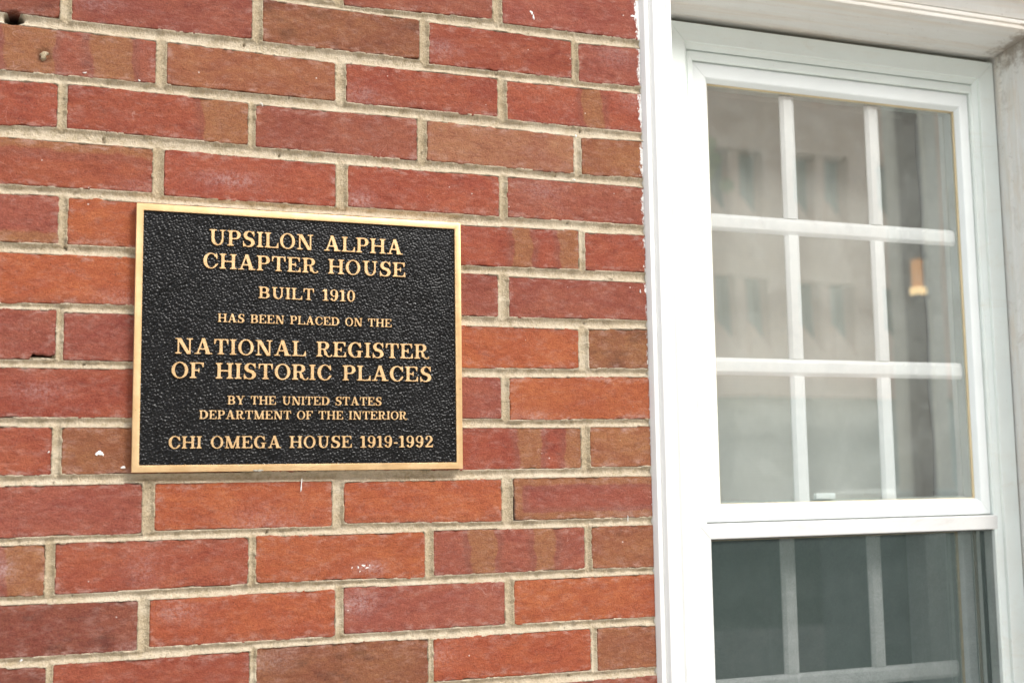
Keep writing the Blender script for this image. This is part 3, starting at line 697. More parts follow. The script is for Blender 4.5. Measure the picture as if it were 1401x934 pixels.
# --- glyphs drawn as signed fields, contoured, extruded
ST, TH, SF = 0.200, 0.105, 0.090      # stem, thin stroke, serif thickness
class G:
    def __init__(s, w):
        s.w = w; n = 46
        s.xs = np.linspace(-0.12, w + 0.12, int((w + 0.24) * n)); s.ys = np.linspace(-0.14, 1.14, int(1.28 * n))
        s.X, s.Y = np.meshgrid(s.xs, s.ys); s.F = np.full(s.X.shape, 9.0)
    def _sm(s, a, b, k):
        h = np.clip(0.5 + 0.5 * (b - a) / k, 0, 1); return b * (1 - h) + a * h - k * h * (1 - h)
    def boxf(s, x0, y0, x1, y1):
        dx = np.abs(s.X - (x0 + x1) / 2) - (x1 - x0) / 2; dy = np.abs(s.Y - (y0 + y1) / 2) - (y1 - y0) / 2
        return np.hypot(np.maximum(dx, 0), np.maximum(dy, 0)) + np.minimum(np.maximum(dx, dy), 0)
    def box(s, x0, y0, x1, y1, k=0.0):
        f = s.boxf(x0, y0, x1, y1); s.F = s._sm(s.F, f, k) if k else np.minimum(s.F, f); return s
    def ell(s, cx, cy, rx, ry):
        q = np.hypot((s.X - cx) / rx, (s.Y - cy) / ry); return (q - 1) * min(rx, ry)
    def ringf(s, cx, cy, rx, ry, tx, ty, dx=0.0):
        return np.maximum(s.ell(cx, cy, rx, ry), -s.ell(cx + dx, cy, rx - tx, ry - ty))
    def uni(s, f, k=0.0):
        s.F = s._sm(s.F, f, k) if k else np.minimum(s.F, f); return s
    def cut(s, f): s.F = np.maximum(s.F, -f); return s
    def seg(s, x0, y0, x1, y1, w0, w1=None):
        """slanted bar with level ends; w = horizontal width"""
        w1 = w0 if w1 is None else w1
        t = (s.Y - y0) / (y1 - y0); c = x0 + (x1 - x0) * t; hw = (w0 + (w1 - w0) * t) / 2
        sl = math.cos(math.atan2(abs(x1 - x0), abs(y1 - y0)))
        return np.maximum((np.abs(s.X - c) - hw) * sl, np.maximum(min(y0, y1) - s.Y, s.Y - max(y0, y1)))
    def stem(s, x, w=ST, top=True, bot=True, l=0.10, r=0.10, y0=0.0, y1=1.0):
        f = s.boxf(x, y0, x + w, y1)
        if bot: f = s._sm(f, s.boxf(x - l, 0, x + w + r, SF), 0.09)
        if top: f = s._sm(f, s.boxf(x - l, 1 - SF, x + w + r, 1), 0.09)
        f = np.maximum(f, s.boxf(-0.5, 0, s.w + 0.5, 1)); s.F = np.minimum(s.F, f); return s
    def ball(s, x, y, r): return s.uni(s.ell(x, y, r, r), 0.04)
    def barb(s, x, y0, y1, w=0.10):
        """vertical beak ending an arm"""
        return s.uni(s.seg(x, y0, x, y1, w, w * 0.75), 0.05)

def glyph(c):
    if c == 'I': return G(0.415).stem(0.10)
    if c == 'H': return G(1.02).stem(0.10).stem(0.705).box(0.25, 0.45, 0.75, 0.555, 0.05)
    if c == 'L':
        g = G(0.84).stem(0.10, r=0.10).box(0.25, 0, 0.80, SF); g.uni(g.seg(0.75, 0, 0.80, 0.36, 0.17, 0.075), 0.10); return g.cut(-g.boxf(-0.2, 0, 2, 1))
    if c in 'EF':
        g = G(0.86 if c == 'E' else 0.82).stem(0.10)
        g.box(0.25, 1 - SF, 0.76, 1); g.uni(g.seg(0.745, 0.68, 0.705, 1.0, 0.07, 0.16), 0.08)
        g.box(0.25, 0.455, 0.52, 0.555); g.uni(g.boxf(0.475, 0.345, 0.555, 0.665), 0.06)
        if c == 'E': g.box(0.25, 0, 0.80, SF); g.uni(g.seg(0.745, 0, 0.79, 0.35, 0.17, 0.075), 0.08)
        return g.cut(-g.boxf(-0.2, 0, 2, 1))
    if c == 'T':
        g = G(0.88).stem(0.3325, top=False).box(0.06, 1 - SF, 0.82, 1, 0.06)
        g.uni(g.seg(0.065, 0.64, 0.10, 1.0, 0.08, 0.15), 0.06); g.uni(g.seg(0.815, 0.64, 0.78, 1.0, 0.08, 0.15), 0.06)
        return g.cut(-g.boxf(-0.2, 0, 2, 1))
    if c in 'PRB':
        g = G({'P': 0.82, 'R': 0.96, 'B': 0.88}[c]).stem(0.10)
        yb = 0.42 if c == 'P' else 0.455
        f = g.ringf(0.50, (1 + yb) / 2, 0.30, (1 - yb) / 2, ST * 0.98, 0.095, -0.035)
        f = np.maximum(f, 0.50 - g.X)
        f2 = np.minimum(g.boxf(0.25, 0.905, 0.51, 1), g.boxf(0.25, yb, 0.51, yb + 0.095))
        g.uni(np.minimum(f, f2), 0.02)
        if c == 'R':
            l = g.ringf(0.42, 0.10, 0.275, 0.40, 0.205, 0.09, -0.01); l = np.maximum(l, np.maximum(0.45 - g.X, 0.10 - g.Y))
            g.uni(l, 0.03)
            t = g.ringf(0.795, 0.125, 0.20, 0.15, 0.11, 0.085, 0.03); t = np.maximum(t, g.Y - 0.13)
            g.uni(t, 0.04); g.uni(g.boxf(0.49, 0.10, 0.695, 0.14), 0.02)
            g.uni(g.boxf(0.885, 0.10, 0.945, 0.19), 0.05)
        if c == 'B':
            f = g.ringf(0.52, 0.265, 0.335, 0.265, ST * 1.02, 0.09, -0.03); f = np.maximum(f, 0.52 - g.X)
            g.uni(np.minimum(f, np.minimum(g.boxf(0.25, 0, 0.53, SF), g.boxf(0.25, 0.44, 0.53, 0.53))), 0.02)
        return g
    if c == 'D':
        g = G(0.99).stem(0.10)
        f = g.ringf(0.43, 0.5, 0.52, 0.5, ST * 1.05, 0.095, -0.05); f = np.maximum(f, 0.43 - g.X)
        return g.uni(np.minimum(f, np.minimum(g.boxf(0.25, 0, 0.44, SF), g.boxf(0.25, 1 - SF, 0.44, 1))), 0.02)
    if c == 'O':
        g = G(0.96); return g.uni(g.ringf(0.48, 0.5, 0.465, 0.525, ST, 0.09))
    if c in 'CG':
        g = G(0.90 if c == 'C' else 1.0)
        f = g.ringf(0.46, 0.5, 0.445, 0.525, ST, 0.09, 0.03)
        f = np.maximum(f, -np.maximum(0.58 - g.X, np.maximum(0.30 - g.Y, g.Y - 0.74)))
        g.uni(f)
        g.uni(g.seg(0.80, 0.62, 0.78, 1.0, 0.09, 0.08), 0.05)
        if c == 'C':
            t = g.ringf(0.46, 0.5, 0.44, 0.525, 0.10, 0.09, 0); g.uni(np.maximum(np.maximum(t, g.Y - 0.36), 0.60 - g.X), 0.03)
            g.cut(np.maximum(0.76 - g.X, np.maximum(0.345 - g.Y, g.Y - 0.615)))
        else:
            g.uni(g.boxf(0.63, -0.005, 0.83, 0.44), 0.03); g.box(0.53, 0.375, 0.96, 0.46, 0.04)
        return g
    if c == 'U':
        g = G(1.05)
        f = g.ringf(0.54, 0.36, 0.36, 0.385, 0.20, 0.10, 0.035); f = np.maximum(f, g.Y - 0.36); g.uni(f)
        g.uni(g.boxf(0.18, 0.34, 0.18 + ST, 1)); g.uni(g.boxf(0.775, 0.34, 0.90, 1))
        g.uni(g.boxf(0.06, 1 - SF, 0.51, 1), 0.07); g.uni(g.boxf(0.66, 1 - SF, 1.01, 1), 0.07)
        return g.cut(-g.boxf(-0.2, -0.1, 2, 1))
    if c == 'N':
        g = G(1.06)
        g.uni(g.boxf(0.15, 0.02, 0.26, 0.98)); g.uni(g.boxf(0.80, 0.02, 0.915, 0.98))
        g.uni(g.seg(0.235, 1.0, 0.80, -0.02, 0.27, 0.23))
        g.uni(g.boxf(0.02, 0, 0.40, SF), 0.06); g.uni(g.boxf(0.66, 1 - SF, 1.04, 1), 0.06); g.uni(g.boxf(0.02, 1 - SF, 0.25, 1), 0.04)
        return g.cut(-g.boxf(-0.2, -0.03, 2, 1))
    if c == 'M':
        g = G(1.22)
        g.uni(g.boxf(0.14, 0.02, 0.245, 0.98)); g.uni(g.seg(0.235, 1.0, 0.585, 0.0, 0.26, 0.22)); g.uni(g.seg(0.985, 1.0, 0.635, 0.0, 0.13, 0.13))
        g.uni(g.boxf(0.89, 0, 1.095, 1)); g.uni(g.boxf(0.02, 0, 0.38, SF), 0.05); g.uni(g.boxf(0.80, 0, 1.20, SF), 0.06)
        g.uni(g.boxf(0.02, 1 - SF, 0.25, 1), 0.04); g.uni(g.boxf(0.93, 1 - SF, 1.20, 1), 0.04)
        return g.cut(-g.boxf(-0.2, 0, 2, 1))
    if c == 'A':
        g = G(1.04)
        g.uni(g.seg(0.17, 0.0, 0.495, 1.02, 0.115, 0.12)); g.uni(g.seg(0.80, 0.0, 0.50, 1.03, 0.255, 0.22))
        g.box(0.26, 0.285, 0.76, 0.38)
        g.uni(g.boxf(0.0, 0, 0.37, SF), 0.05); g.uni(g.boxf(0.61, 0, 1.04, SF), 0.06)
        return g.cut(-g.boxf(-0.2, 0, 2, 1.03))
    if c == 'Y':
        g = G(1.0)
        g.uni(g.seg(0.50, 0.40, 0.19, 1.0, 0.25, 0.25)); g.uni(g.seg(0.54, 0.42, 0.80, 1.0, 0.12, 0.12)); g.uni(g.boxf(0.395, 0, 0.61, 0.47))
        g.uni(g.boxf(0.29, 0, 0.715, SF), 0.07); g.uni(g.boxf(0.0, 1 - SF, 0.42, 1), 0.05); g.uni(g.boxf(0.64, 1 - SF, 0.99, 1), 0.05)
        return g.cut(-g.boxf(-0.2, 0, 2, 1))
    if c == 'S':
        g = G(0.80)
        u = g.ringf(0.40, 0.735, 0.335, 0.29, 0.185, 0.085, 0.045); l = g.ringf(0.385, 0.275, 0.37, 0.30, 0.195, 0.09, -0.045)
        u = np.maximum(u, np.minimum(g.X - 0.40, 0.80 - g.Y)); u = np.maximum(u, np.where(g.Y < 0.62, g.X - 0.42, -1))
        l = np.maximum(l, np.minimum(0.39 - g.X, g.Y - 0.20)); l = np.maximum(l, np.where(g.Y > 0.38, 0.38 - g.X, -1))
        g.uni(u); g.uni(l, 0.02)
        # spine
        g.uni(g.ringf(0, 0, 0.01, 0.01, 0, 0))
        sp = np.hypot((g.X - 0.40) * 0.50 + (g.Y - 0.505) * 0.866, 0) - 0.0
        a = math.radians(-22); xr = (g.X - 0.40) * math.cos(a) + (g.Y - 0.505) * math.sin(a) * 1; yr = -(g.X - 0.40) * math.sin(a) + (g.Y - 0.505) * math.cos(a)
        bx = np.maximum(np.abs(xr) - 0.17, np.abs(yr) - 0.085); g.uni(bx, 0.10)
        g.uni(g.seg(0.69, 0.66, 0.67, 1.02, 0.08, 0.085), 0.04); g.uni(g.seg(0.085, 0.36, 0.09, -0.02, 0.08, 0.085), 0.04)
        return g
    if c == '1':
        g = G(0.52); g.uni(g.boxf(0.165, 0, 0.375, 1.0)); g.uni(g.boxf(0.02, 0, 0.51, SF), 0.07)
        g.uni(g.seg(0.06, 0.80, 0.20, 0.985, 0.16, 0.20), 0.05); return g.cut(-g.boxf(-0.2, 0, 2, 1.0))
    if c == '0':
        g = G(0.70); return g.uni(g.ringf(0.35, 0.5, 0.32, 0.515, 0.185, 0.085))
    if c == '9':
        g = G(0.72); g.uni(g.ringf(0.35, 0.69, 0.315, 0.325, 0.175, 0.085, -0.01))
        f = g.ringf(0.33, 0.5, 0.345, 0.515, 0.20, 0.09, -0.03); f = np.maximum(f, np.maximum(0.33 - g.X, g.Y - 0.70)); g.uni(f)
        f = g.ringf(0.33, 0.5, 0.345, 0.515, 0.20, 0.09, 0); f = np.maximum(f, np.maximum(g.X - 0.36, g.Y - 0.16)); g.uni(f, 0.02)
        return g.ball(0.16, 0.165, 0.095)
    if c == '2':
        g = G(0.72); f = g.ringf(0.36, 0.705, 0.31, 0.31, 0.18, 0.085, -0.03)
        f = np.maximum(f, np.minimum(0.70 - g.Y, 0.40 - g.X)); g.uni(f); g.ball(0.165, 0.735, 0.10)
        g.uni(g.seg(0.14, 0.10, 0.565, 0.62, 0.16, 0.26), 0.03); g.uni(g.boxf(0.05, 0, 0.60, 0.155), 0.03)
        g.uni(g.seg(0.62, 0.0, 0.665, 0.27, 0.14, 0.07), 0.05); return g.cut(-g.boxf(-0.2, 0, 2, 1.1))
    if c == '-':
        g = G(0.40); return g.uni(g.boxf(0.04, 0.31, 0.36, 0.45))

def contours(g):
    F, xs, ys = g.F, g.xs, g.ys
    segs = {}
    def key(i, j, e): return (i, j, e)     # e 0: horizontal edge (i,j)-(i,j+1); 1: vertical (i,j)-(i+1,j)
    pt = {}
    H, W = F.shape
    ins = F < 0
    for i in range(H - 1):
        rowmix = ins[i:i + 2]
        if not rowmix.any(): continue
        for j in range(W - 1):
            c = (ins[i, j], ins[i, j + 1], ins[i + 1, j + 1], ins[i + 1, j])
            if all(c) or not any(c): continue
            es = []
            def ed(a, b, k, pa, pb):
                if c[a] != c[b]:
                    fa, fb = F[pa], F[pb]; t = fa / (fa - fb)
                    pt[k] = (xs[pa[1]] + (xs[pb[1]] - xs[pa[1]]) * t, ys[pa[0]] + (ys[pb[0]] - ys[pa[0]]) * t); es.append(k)
            ed(0, 1, (i, j, 0), (i, j), (i, j + 1)); ed(1, 2, (i, j + 1, 1), (i, j + 1), (i + 1, j + 1))
            ed(3, 2, (i + 1, j, 0), (i + 1, j), (i + 1, j + 1)); ed(0, 3, (i, j, 1), (i, j), (i + 1, j))
            pairs = [(es[0], es[1])] if len(es) == 2 else [(es[0], es[1]), (es[2], es[3])]
            for a, b in pairs:
                segs.setdefault(a, []).append(b); segs.setdefault(b, []).append(a)
    loops = []; seen = set()
    for k0 in segs:
        if k0 in seen: continue
        lp = [k0]; seen.add(k0); cur = k0
        while True:
            nx = [q for q in segs[cur] if q not in seen]
            if not nx: break
            cur = nx[0]; seen.add(cur); lp.append(cur)
        if len(lp) > 8:
            P = np.array([pt[k] for k in lp])
            P = 0.5 * P + 0.25 * np.roll(P, 1, 0) + 0.25 * np.roll(P, -1, 0)
            # drop nearly collinear points
            keep = [P[0]]
            for q in range(1, len(P) - 1):
                a, b, c2 = keep[-1], P[q], P[q + 1]
                ar = abs((b[0] - a[0]) * (c2[1] - a[1]) - (b[1] - a[1]) * (c2[0] - a[0]))
                if ar > 0.00022 or np.hypot(*(b - a)) > 0.25: keep.append(b)
            loops.append(keep)
    return loops

def letter_mesh(c, capm):
    g = glyph(c)
    cu = bpy.data.curves.new("letter", 'CURVE'); cu.dimensions = '2D'; cu.fill_mode = 'BOTH'
    cu.extrude = 0.0016 / capm; cu.bevel_depth = 0.012; cu.bevel_resolution = 0; cu.offset = -0.024
    for lp in contours(g):
        sp = cu.splines.new('POLY'); sp.points.add(len(lp) - 1); sp.use_cyclic_u = True
        for q, p in zip(sp.points, lp): q.co = (p[0], p[1], 0, 1)
    tmp = bpy.data.objects.new("letter", cu)
    COL.objects.link(tmp)
    me = bpy.data.meshes.new_from_object(tmp, depsgraph=bpy.context.evaluated_depsgraph_get())
    bpy.data.objects.remove(tmp); bpy.data.curves.remove(cu)
    me.name = "letter"; me.materials.clear(); me.materials.append(M_BRONZE)
    for p in me.polygons: p.use_smooth = False
    return me, g.w
TEXT = [("UPSILON ALPHA", 0.1702, 0.4163, -0.3608, 0.0196), ("CHAPTER HOUSE", 0.1643, 0.4201, -0.3898, 0.0190),
        ("BUILT 1910", 0.2317, 0.3537, -0.4243, 0.0147), ("HAS BEEN PLACED ON THE", 0.1829, 0.4012, -0.4553, 0.0106),
        ("NATIONAL REGISTER", 0.1328, 0.4504, -0.4950, 0.0192), ("OF HISTORIC PLACES", 0.1290, 0.4544, -0.5243, 0.0194),
        ("BY THE UNITED STATES", 0.1956, 0.3879, -0.5553, 0.0106), ("DEPARTMENT OF THE INTERIOR", 0.1625, 0.4208, -0.5730, 0.0106),
        ("CHI OMEGA HOUSE 1919-1992", 0.1272, 0.4553, -0.6082, 0.0149)]
cache = {}
for (txt, xa, xb, zb, cap) in TEXT:
    small = 0.08 if cap < 0.012 else 0.09
    cap_k = round(cap, 3)
    items = []; pen = 0.0
    for ch in txt:
        if ch == ' ': pen += 0.56; continue
        if (ch, cap_k) not in cache: cache[(ch, cap_k)] = letter_mesh(ch, cap)
        me, gw = cache[(ch, cap_k)]
        items.append((me, pen)); pen += gw + small * 0.55
    tot = pen - small * 0.55
    sx = (xb - xa) / tot
    for me, p in items:
        o = link("letter", me, plq)
        o.rotation_euler = (math.radians(90), 0, 0)
        o.scale = (sx, cap, cap)
        o.location = (xa + p * sx - 0.2905, -0.0107, zb - PZ0)
# border fixings and a lump of sealant under the lower edge
for x in (0.4625, ):
    MB().cyl(0, 0, 0, 0.0006, 0.0014, n=10)
mb = MB(); mb.add(*blob(0.2335, PZ0 + 0.0008, 0.0065, 0.0016, 5, y=-0.0132, th=0.004)); mb.build("sealant_dab", mat_plain("grey_sealant", (0.35, 0.34, 0.28), 0.8, bump=0.0005, bscale=300), plq, smooth=True)

# ------------------------------------------------------------------ sash window
win = empty("sash_window", (1.18, 0.09, -1.45), "white double-hung window with nine-pane grids and insect screen over its lower half", "window")
def mitre_ring(name, mat, parent, rect, prof, sides="LTRB", bevel=0.0, gap=0.00025, k=(1, 1, 1, 1)):
    """four mitred bars; rect = (x0,x1,z0,z1) inner edge, prof = [(outward, y), ...]"""
    x0, x1, z0, z1 = rect; mb = MB(); n = len(prof)
    kl, kt, kr, kb = k
    def corner(c, o):
        return {'bl': (x0 - o * kl, z0 - o * kb), 'tl': (x0 - o * kl, z1 + o * kt), 'tr': (x1 + o * kr, z1 + o * kt), 'br': (x1 + o * kr, z0 - o * kb)}[c]
    for sd, (a, b) in {'L': ('bl', 'tl'), 'T': ('tl', 'tr'), 'R': ('tr', 'br'), 'B': ('br', 'bl')}.items():
        if sd not in sides: continue
        va, vb = [], []
        for (o, y) in prof:
            pa, pb = corner(a, o), corner(b, o); L = math.hypot(pb[0] - pa[0], pb[1] - pa[1]); ux, uz = (pb[0] - pa[0]) / L, (pb[1] - pa[1]) / L
            va.append((pa[0] + ux * gap, y, pa[1] + uz * gap)); vb.append((pb[0] - ux * gap, y, pb[1] - uz * gap))
        fs = [(i, (i + 1) % n, (i + 1) % n + n, i + n) for i in range(n)] + [tuple(range(n)), tuple(range(2 * n - 1, n - 1, -1))]
        mb.add(va + vb, fs)
    return mb.build(name, mat, parent, bevel=bevel)
ZB = -1.40
# outer casing: moulded boards (left, right) against the brick
cas = [(0.0, 0.075), (0.0, -0.004), (0.0015, -0.0075), (0.0075, -0.0085), (0.0095, -0.0045), (0.0115, -0.0050), (0.0135, -0.0115),
       (0.0330, -0.0125), (0.0350, -0.0100), (0.0360, -0.0050), (0.0385, -0.0050), (0.0400, -0.0090), (0.0450, -0.0080), (0.0490, -0.0010), (0.0490, 0.075)]
def post(name, x_in, sgn, mat, prof, z0, z1):
    mb = MB(); poly = [(x_in + sgn * o, y) for o, y in prof]
    mb.prism(poly, z0, z1, 'z'); return mb.build(name, mat, win, bevel=0.0005)
post("casing_board", 0.8215, -1, M_PAINT, cas, ZB - 0.08, 0.079)
cr = [(0.0, 0.112), (0.0, 0.040), (0.0012, 0.0385), (0.0012, 0.010), (0.004, -0.004), (0.012, -0.0085), (0.016, -0.0045), (0.020, -0.0115), (0.040, -0.0125), (0.0425, -0.005), (0.052, -0.010), (0.053, 0.112)]
post("casing_board", 1.4905, 1, M_SOFFIT, cr, ZB - 0.08, 0.079)
# left inner stop (out of the camera's sight behind the casing)
MB().box(0.8225, 0.8675, 0.083, 0.125, ZB - 0.08, 0.052).build("blind_stop", M_PAINT, win)
# head: sloping soffit board with run mouldings, bright nosing, drip hood over it
soff = [(0.112, 0.053), (0.076, 0.0525), (0.075, 0.0535), (0.052, 0.0565), (0.050, 0.0580), (0.046, 0.0575), (0.022, 0.0615), (0.020, 0.063), (0.006, 0.0640),
        (-0.006, 0.0655), (-0.0105, 0.068), (-0.0115, 0.0725), (-0.0095, 0.0735), (-0.0095, 0.0745), (-0.0125, 0.0760), (-0.0135, 0.0815), (0.0, 0.0835), (0.112, 0.0835)]
mb = MB(); mb.prism(soff, 0.8220, 1.5435, 'x'); mb.build("head_board", M_SOFFIT, win, bevel=0.0004)
nose = [(-0.0140, 0.0738), (-0.0180, 0.0755), (-0.0185, 0.0800), (-0.0140, 0.0835)]
hood = [(0.0, 0.0840), (-0.0115, 0.0845), (-0.016, 0.094), (-0.024, 0.104), (-0.034, 0.114), (-0.040, 0.118), (-0.046, 0.119), (-0.048, 0.135), (0.0, 0.150)]
mb = MB(); mb.prism(hood, 0.745, 1.572, 'x'); mb.build("drip_hood", M_SOFFIT, win, bevel=0.0008)
# gap round the vinyl unit
mb = MB(); mb.box(0.8680, 1.4900, 0.0985, 0.1118, 0.0442, 0.0522); mb.box(1.4890, 1.4900, 0.0985, 0.1118, ZB, 0.0440); mb.build("caulk_recess", M_GAP, win)
# ragged caulk and peeling paint down the right jamb corner
def ragged(name, mat, parent, xa, ya, z0, z1, wdt, seed, n=160, dx=0.0, dy=-1.0):
    z = np.linspace(z0, z1, n); V = []
    u = fbm(z * 60, z * 0 + seed, seed, 4); v = fbm(z * 23, z * 0 + seed * 2, seed + 3, 4)
    for k in range(n):
        wv = wdt * (0.45 + 0.55 * abs(u[k]) * 2); h = 0.0014 * (1 + v[k])
        V += [(xa, ya, z[k]), (xa - h, ya - wv * 0.2, z[k]), (xa - h * 0.7, ya - wv * 0.8, z[k]), (xa + 0.0004, ya - wv, z[k])]
    F = [(4 * k + i, 4 * k + i + 1, 4 * k + i + 5, 4 * k + i + 4) for k in range(n - 1) for i in range(3)]
    return MB().add(V, F).build(name, mat, parent, smooth=True)
ragged("caulk_bead", M_SOFFIT, win, 1.4903, 0.066, -0.75, 0.052, 0.016, 3)
ragged("caulk_bead", M_SOFFIT, win, 1.4903, 0.078, -0.10, 0.052, 0.020, 9)
# vinyl main frame
mitre_ring("window_frame", M_VINYL, win, (0.8935, 1.4590, ZB, 0.0145), [(0.0, 0.150), (0.0, 0.086), (0.0008, 0.085), (0.0285, 0.0825), (0.0295, 0.0835), (0.0295, 0.150)])
# step inside the frame (track) and sash stop
mitre_ring("frame_track", M_VINYL, win, (0.9010, 1.4515, ZB + 0.004, 0.0065), [(0.0, 0.150), (0.0, 0.0950), (0.0080, 0.0905), (0.0080, 0.150)])
mitre_ring("sash_stop", M_VINYL, win, (0.9120, 1.4470, ZB + 0.008, -0.0095), [(0.0, 0.150), (0.0, 0.0965), (0.0010, 0.0955), (0.0100, 0.0955), (0.0120, 0.0975), (0.0125, 0.150)], k=(0.9, 1.25, 0.5, 1))

GX0, GX1 = 0.9430, 1.4230
UZ0, UZ1 = -0.6930, -0.0400
ush = MB()
def sash(name, mat, rect, yf, yb):
    return mitre_ring(name, mat, win, rect, [(0.0, yb), (0.0, yf + 0.0075), (0.0045, yf + 0.001), (0.0060, yf), (0.0225, yf), (0.0235, yf + 0.001), (0.0235, yb)], k=(1.28, 1.26, 1.0, 1.1))
up_s = sash("upper_sash", M_SASH, (GX0, GX1, UZ0, UZ1), 0.1010, 0.140)
lo_s = sash("lower_sash", M_SASH, (GX0, GX1, ZB + 0.05, -0.7480), 0.1500, 0.186)
def sub(mb, name, mat, par, **k): return mb.build(name, mat, par, **k)
# glazing tape lines
mitre_ring("glazing_bead", M_BEAD, up_s, (GX0 + 0.0022, GX1 - 0.0022, UZ0 + 0.0012, UZ1 - 0.0022), [(0.0, 0.1135), (0.0, 0.1115), (0.0024, 0.1100), (0.0024, 0.1135)])
mitre_ring("glazing_bead", M_BEAD, lo_s, (GX0 + 0.0022, GX1 - 0.0022, ZB + 0.052, -0.7502), [(0.0, 0.1600), (0.0, 0.1580), (0.0024, 0.1560), (0.0024, 0.1600)])
MB().add([(GX0, 0.1140, UZ0), (GX1, 0.1140, UZ0), (GX1, 0.1140, UZ1), (GX0, 0.1140, UZ1)], [(0, 1, 2, 3)]).build("pane", M_GLASS, up_s)
MB().add([(GX0, 0.1605, ZB + 0.05), (GX1, 0.1605, ZB + 0.05), (GX1, 0.1605, -0.7480), (GX0, 0.1605, -0.7480)], [(0, 1, 2, 3)]).build("pane", M_GLASS2, lo_s)
# grids between the panes: bevelled bars
def bar(mb, axis, c, a, b, y, hw=0.0135):
    prof = [(-hw, y + 0.006), (-hw, y + 0.0035), (-hw * 0.55, y), (hw * 0.55, y), (hw, y + 0.0035), (hw, y + 0.006)]
    if axis == 'v': mb.prism([(c + o, yy) for o, yy in prof], a, b, 'z')
    else: mb.prism([(yy, c + o) for o, yy in prof], a, b, 'x')
XS = [GX0 - 0.004, 1.0980, 1.2630, GX1 - 0.003]
for par, y, zc, z0, z1 in ((up_s, 0.1195, (-0.2570, -0.4825), UZ0 + 0.001, UZ1 - 0.003), (lo_s, 0.1660, (-0.9740, -1.2000), ZB + 0.052, -0.7485)):
    for c in (XS[1], XS[2]):
        zz = [z1] + [q for z in zc for q in (z + 0.0137, z - 0.0137)] + [z0]
        for k in range(3):
            mb = MB(); bar(mb, 'v', c, zz[2 * k + 1], zz[2 * k], y); mb.build("muntin", M_GRID, par, bevel=0.0004)
    for z in zc:
        mb = MB()
        mb2 = bar(mb, 'h', z, XS[0], XS[3], y - 0.0006); mb.build("muntin", M_GRID, par, bevel=0.0004)
# spacer and inner bead of the double glazing, seen at the right edge
for par, y, z0, z1 in ((up_s, 0.1185, UZ0, UZ1), (lo_s, 0.1650, ZB + 0.05, -0.748)):
    mitre_ring("glass_spacer", mat_plain("grey_spacer", (0.42, 0.46, 0.43), 0.5), par, (GX0 + 0.0065, GX1 - 0.0065, z0 + 0.004, z1 - 0.0035), [(0.0, y + 0.012), (0.0, y + 0.009), (0.0065, y), (0.0068, y + 0.012)])
# white sash latch lying at the foot of the upper glass
MB().box(1.1195, 1.1555, 0.1165, 0.1245, UZ0 + 0.0045, UZ0 + 0.0135).build("sash_latch", M_SASH, up_s, bevel=0.0012)
# insect screen
scr = mitre_ring("insect_screen", M_ALU, win, (0.9175, 1.4545, ZB + 0.03, -0.7435), [(0.0, 0.106), (0.0, 0.0955), (0.0012, 0.0945), (0.0205, 0.0940), (0.0220, 0.0950), (0.0220, 0.106)], gap=0.0003, k=(1, 1.04, 1, 1))
MB().add([(0.9170, 0.1025, ZB + 0.0295), (1.4550, 0.1025, ZB + 0.0295), (1.4550, 0.1025, -0.7430), (0.9170, 0.1025, -0.7430)], [(0, 1, 2, 3)]).build("mesh", M_MESH, scr)
mitre_ring("spline", mat_plain("dark_spline", (0.05, 0.05, 0.05), 0.7), scr, (0.9190, 1.4530, ZB + 0.0315, -0.7450), [(0.0, 0.1020), (0.0, 0.1000), (0.0016, 0.0990), (0.0016, 0.1020)])
MB().box(1.4452, 1.4467, 0.1205, 0.1290, ZB + 0.01, -0.7480).build("weather_strip", mat_plain("dark_weather_strip", (0.035, 0.030, 0.028), 0.8), win)
MB().box(1.4440, 1.4466, 0.1395, 0.1445, ZB + 0.01, -0.7480).build("weather_strip", mat_plain("tan_weather_strip", (0.34, 0.28, 0.20), 0.8), win)
# inner reveal boards and sill
mb = MB(); mb.box(0.858, 0.8935, 0.1505, 0.335, ZB - 0.05, 0.05); mb.box(1.4595, 1.495, 0.1505, 0.335, ZB - 0.05, 0.05); mb.box(0.8940, 1.4590, 0.1505, 0.335, 0.016, 0.05)
mb.box(0.8940, 1.4590, 0.1505, 0.335, ZB - 0.05, ZB - 0.002); mb.build("inner_reveal", M_SASH, win)
sillp = [(0.14, -1.400), (-0.045, -1.412), (-0.050, -1.418), (-0.050, -1.452), (-0.030, -1.455), (0.14, -1.455)]
mb = MB(); mb.prism(sillp, 0.745, 1.572, 'x'); mb.build("sill", M_PAINT, win, bevel=0.001)

# roller shade inside
t = NT("shade_cloth")
wv = t.n.new("ShaderNodeTexWave"); wv.bands_direction = 'Z'; wv.inputs['Scale'].default_value = 60; t.l.new(t.pos, wv.inputs['Vector'])
cshade = t.mix(t.ramp(t.noise(12, 4, 0.6), 0.3, 0.7), (0.57, 0.56, 0.51), (0.62, 0.61, 0.56))
M_SHADE = t.set(color=cshade, rough=0.95, normal=t.bump(wv.outputs['Fac'], 0.00012, 0.5))
shade = empty("roller_shade", (1.18, 0.25, 0.0), "pale fabric roller shade drawn down behind the nine upper window panes", "shade")
ns = 60; V = []; F = []
for k in range(ns + 1):
    z = 0.0 - k * 0.715 / ns
    for x in (0.8955, 1.035, 1.18, 1.32, 1.4575): V.append((x, 0.250 + 0.003 * math.sin(k * 0.35 + x * 4) , z))
for k in range(ns):
    for i in range(4): F.append((5 * k + i, 5 * k + i + 1, 5 * k + i + 6, 5 * k + i + 5))
MB().add(V, F).build("cloth", M_SHADE, shade, smooth=True)
vs = []
mb = MB()
n = 16; poly = [(0.262 + 0.017 * math.cos(2 * math.pi * i / n), -0.002 + 0.017 * math.sin(2 * math.pi * i / n)) for i in range(n)]
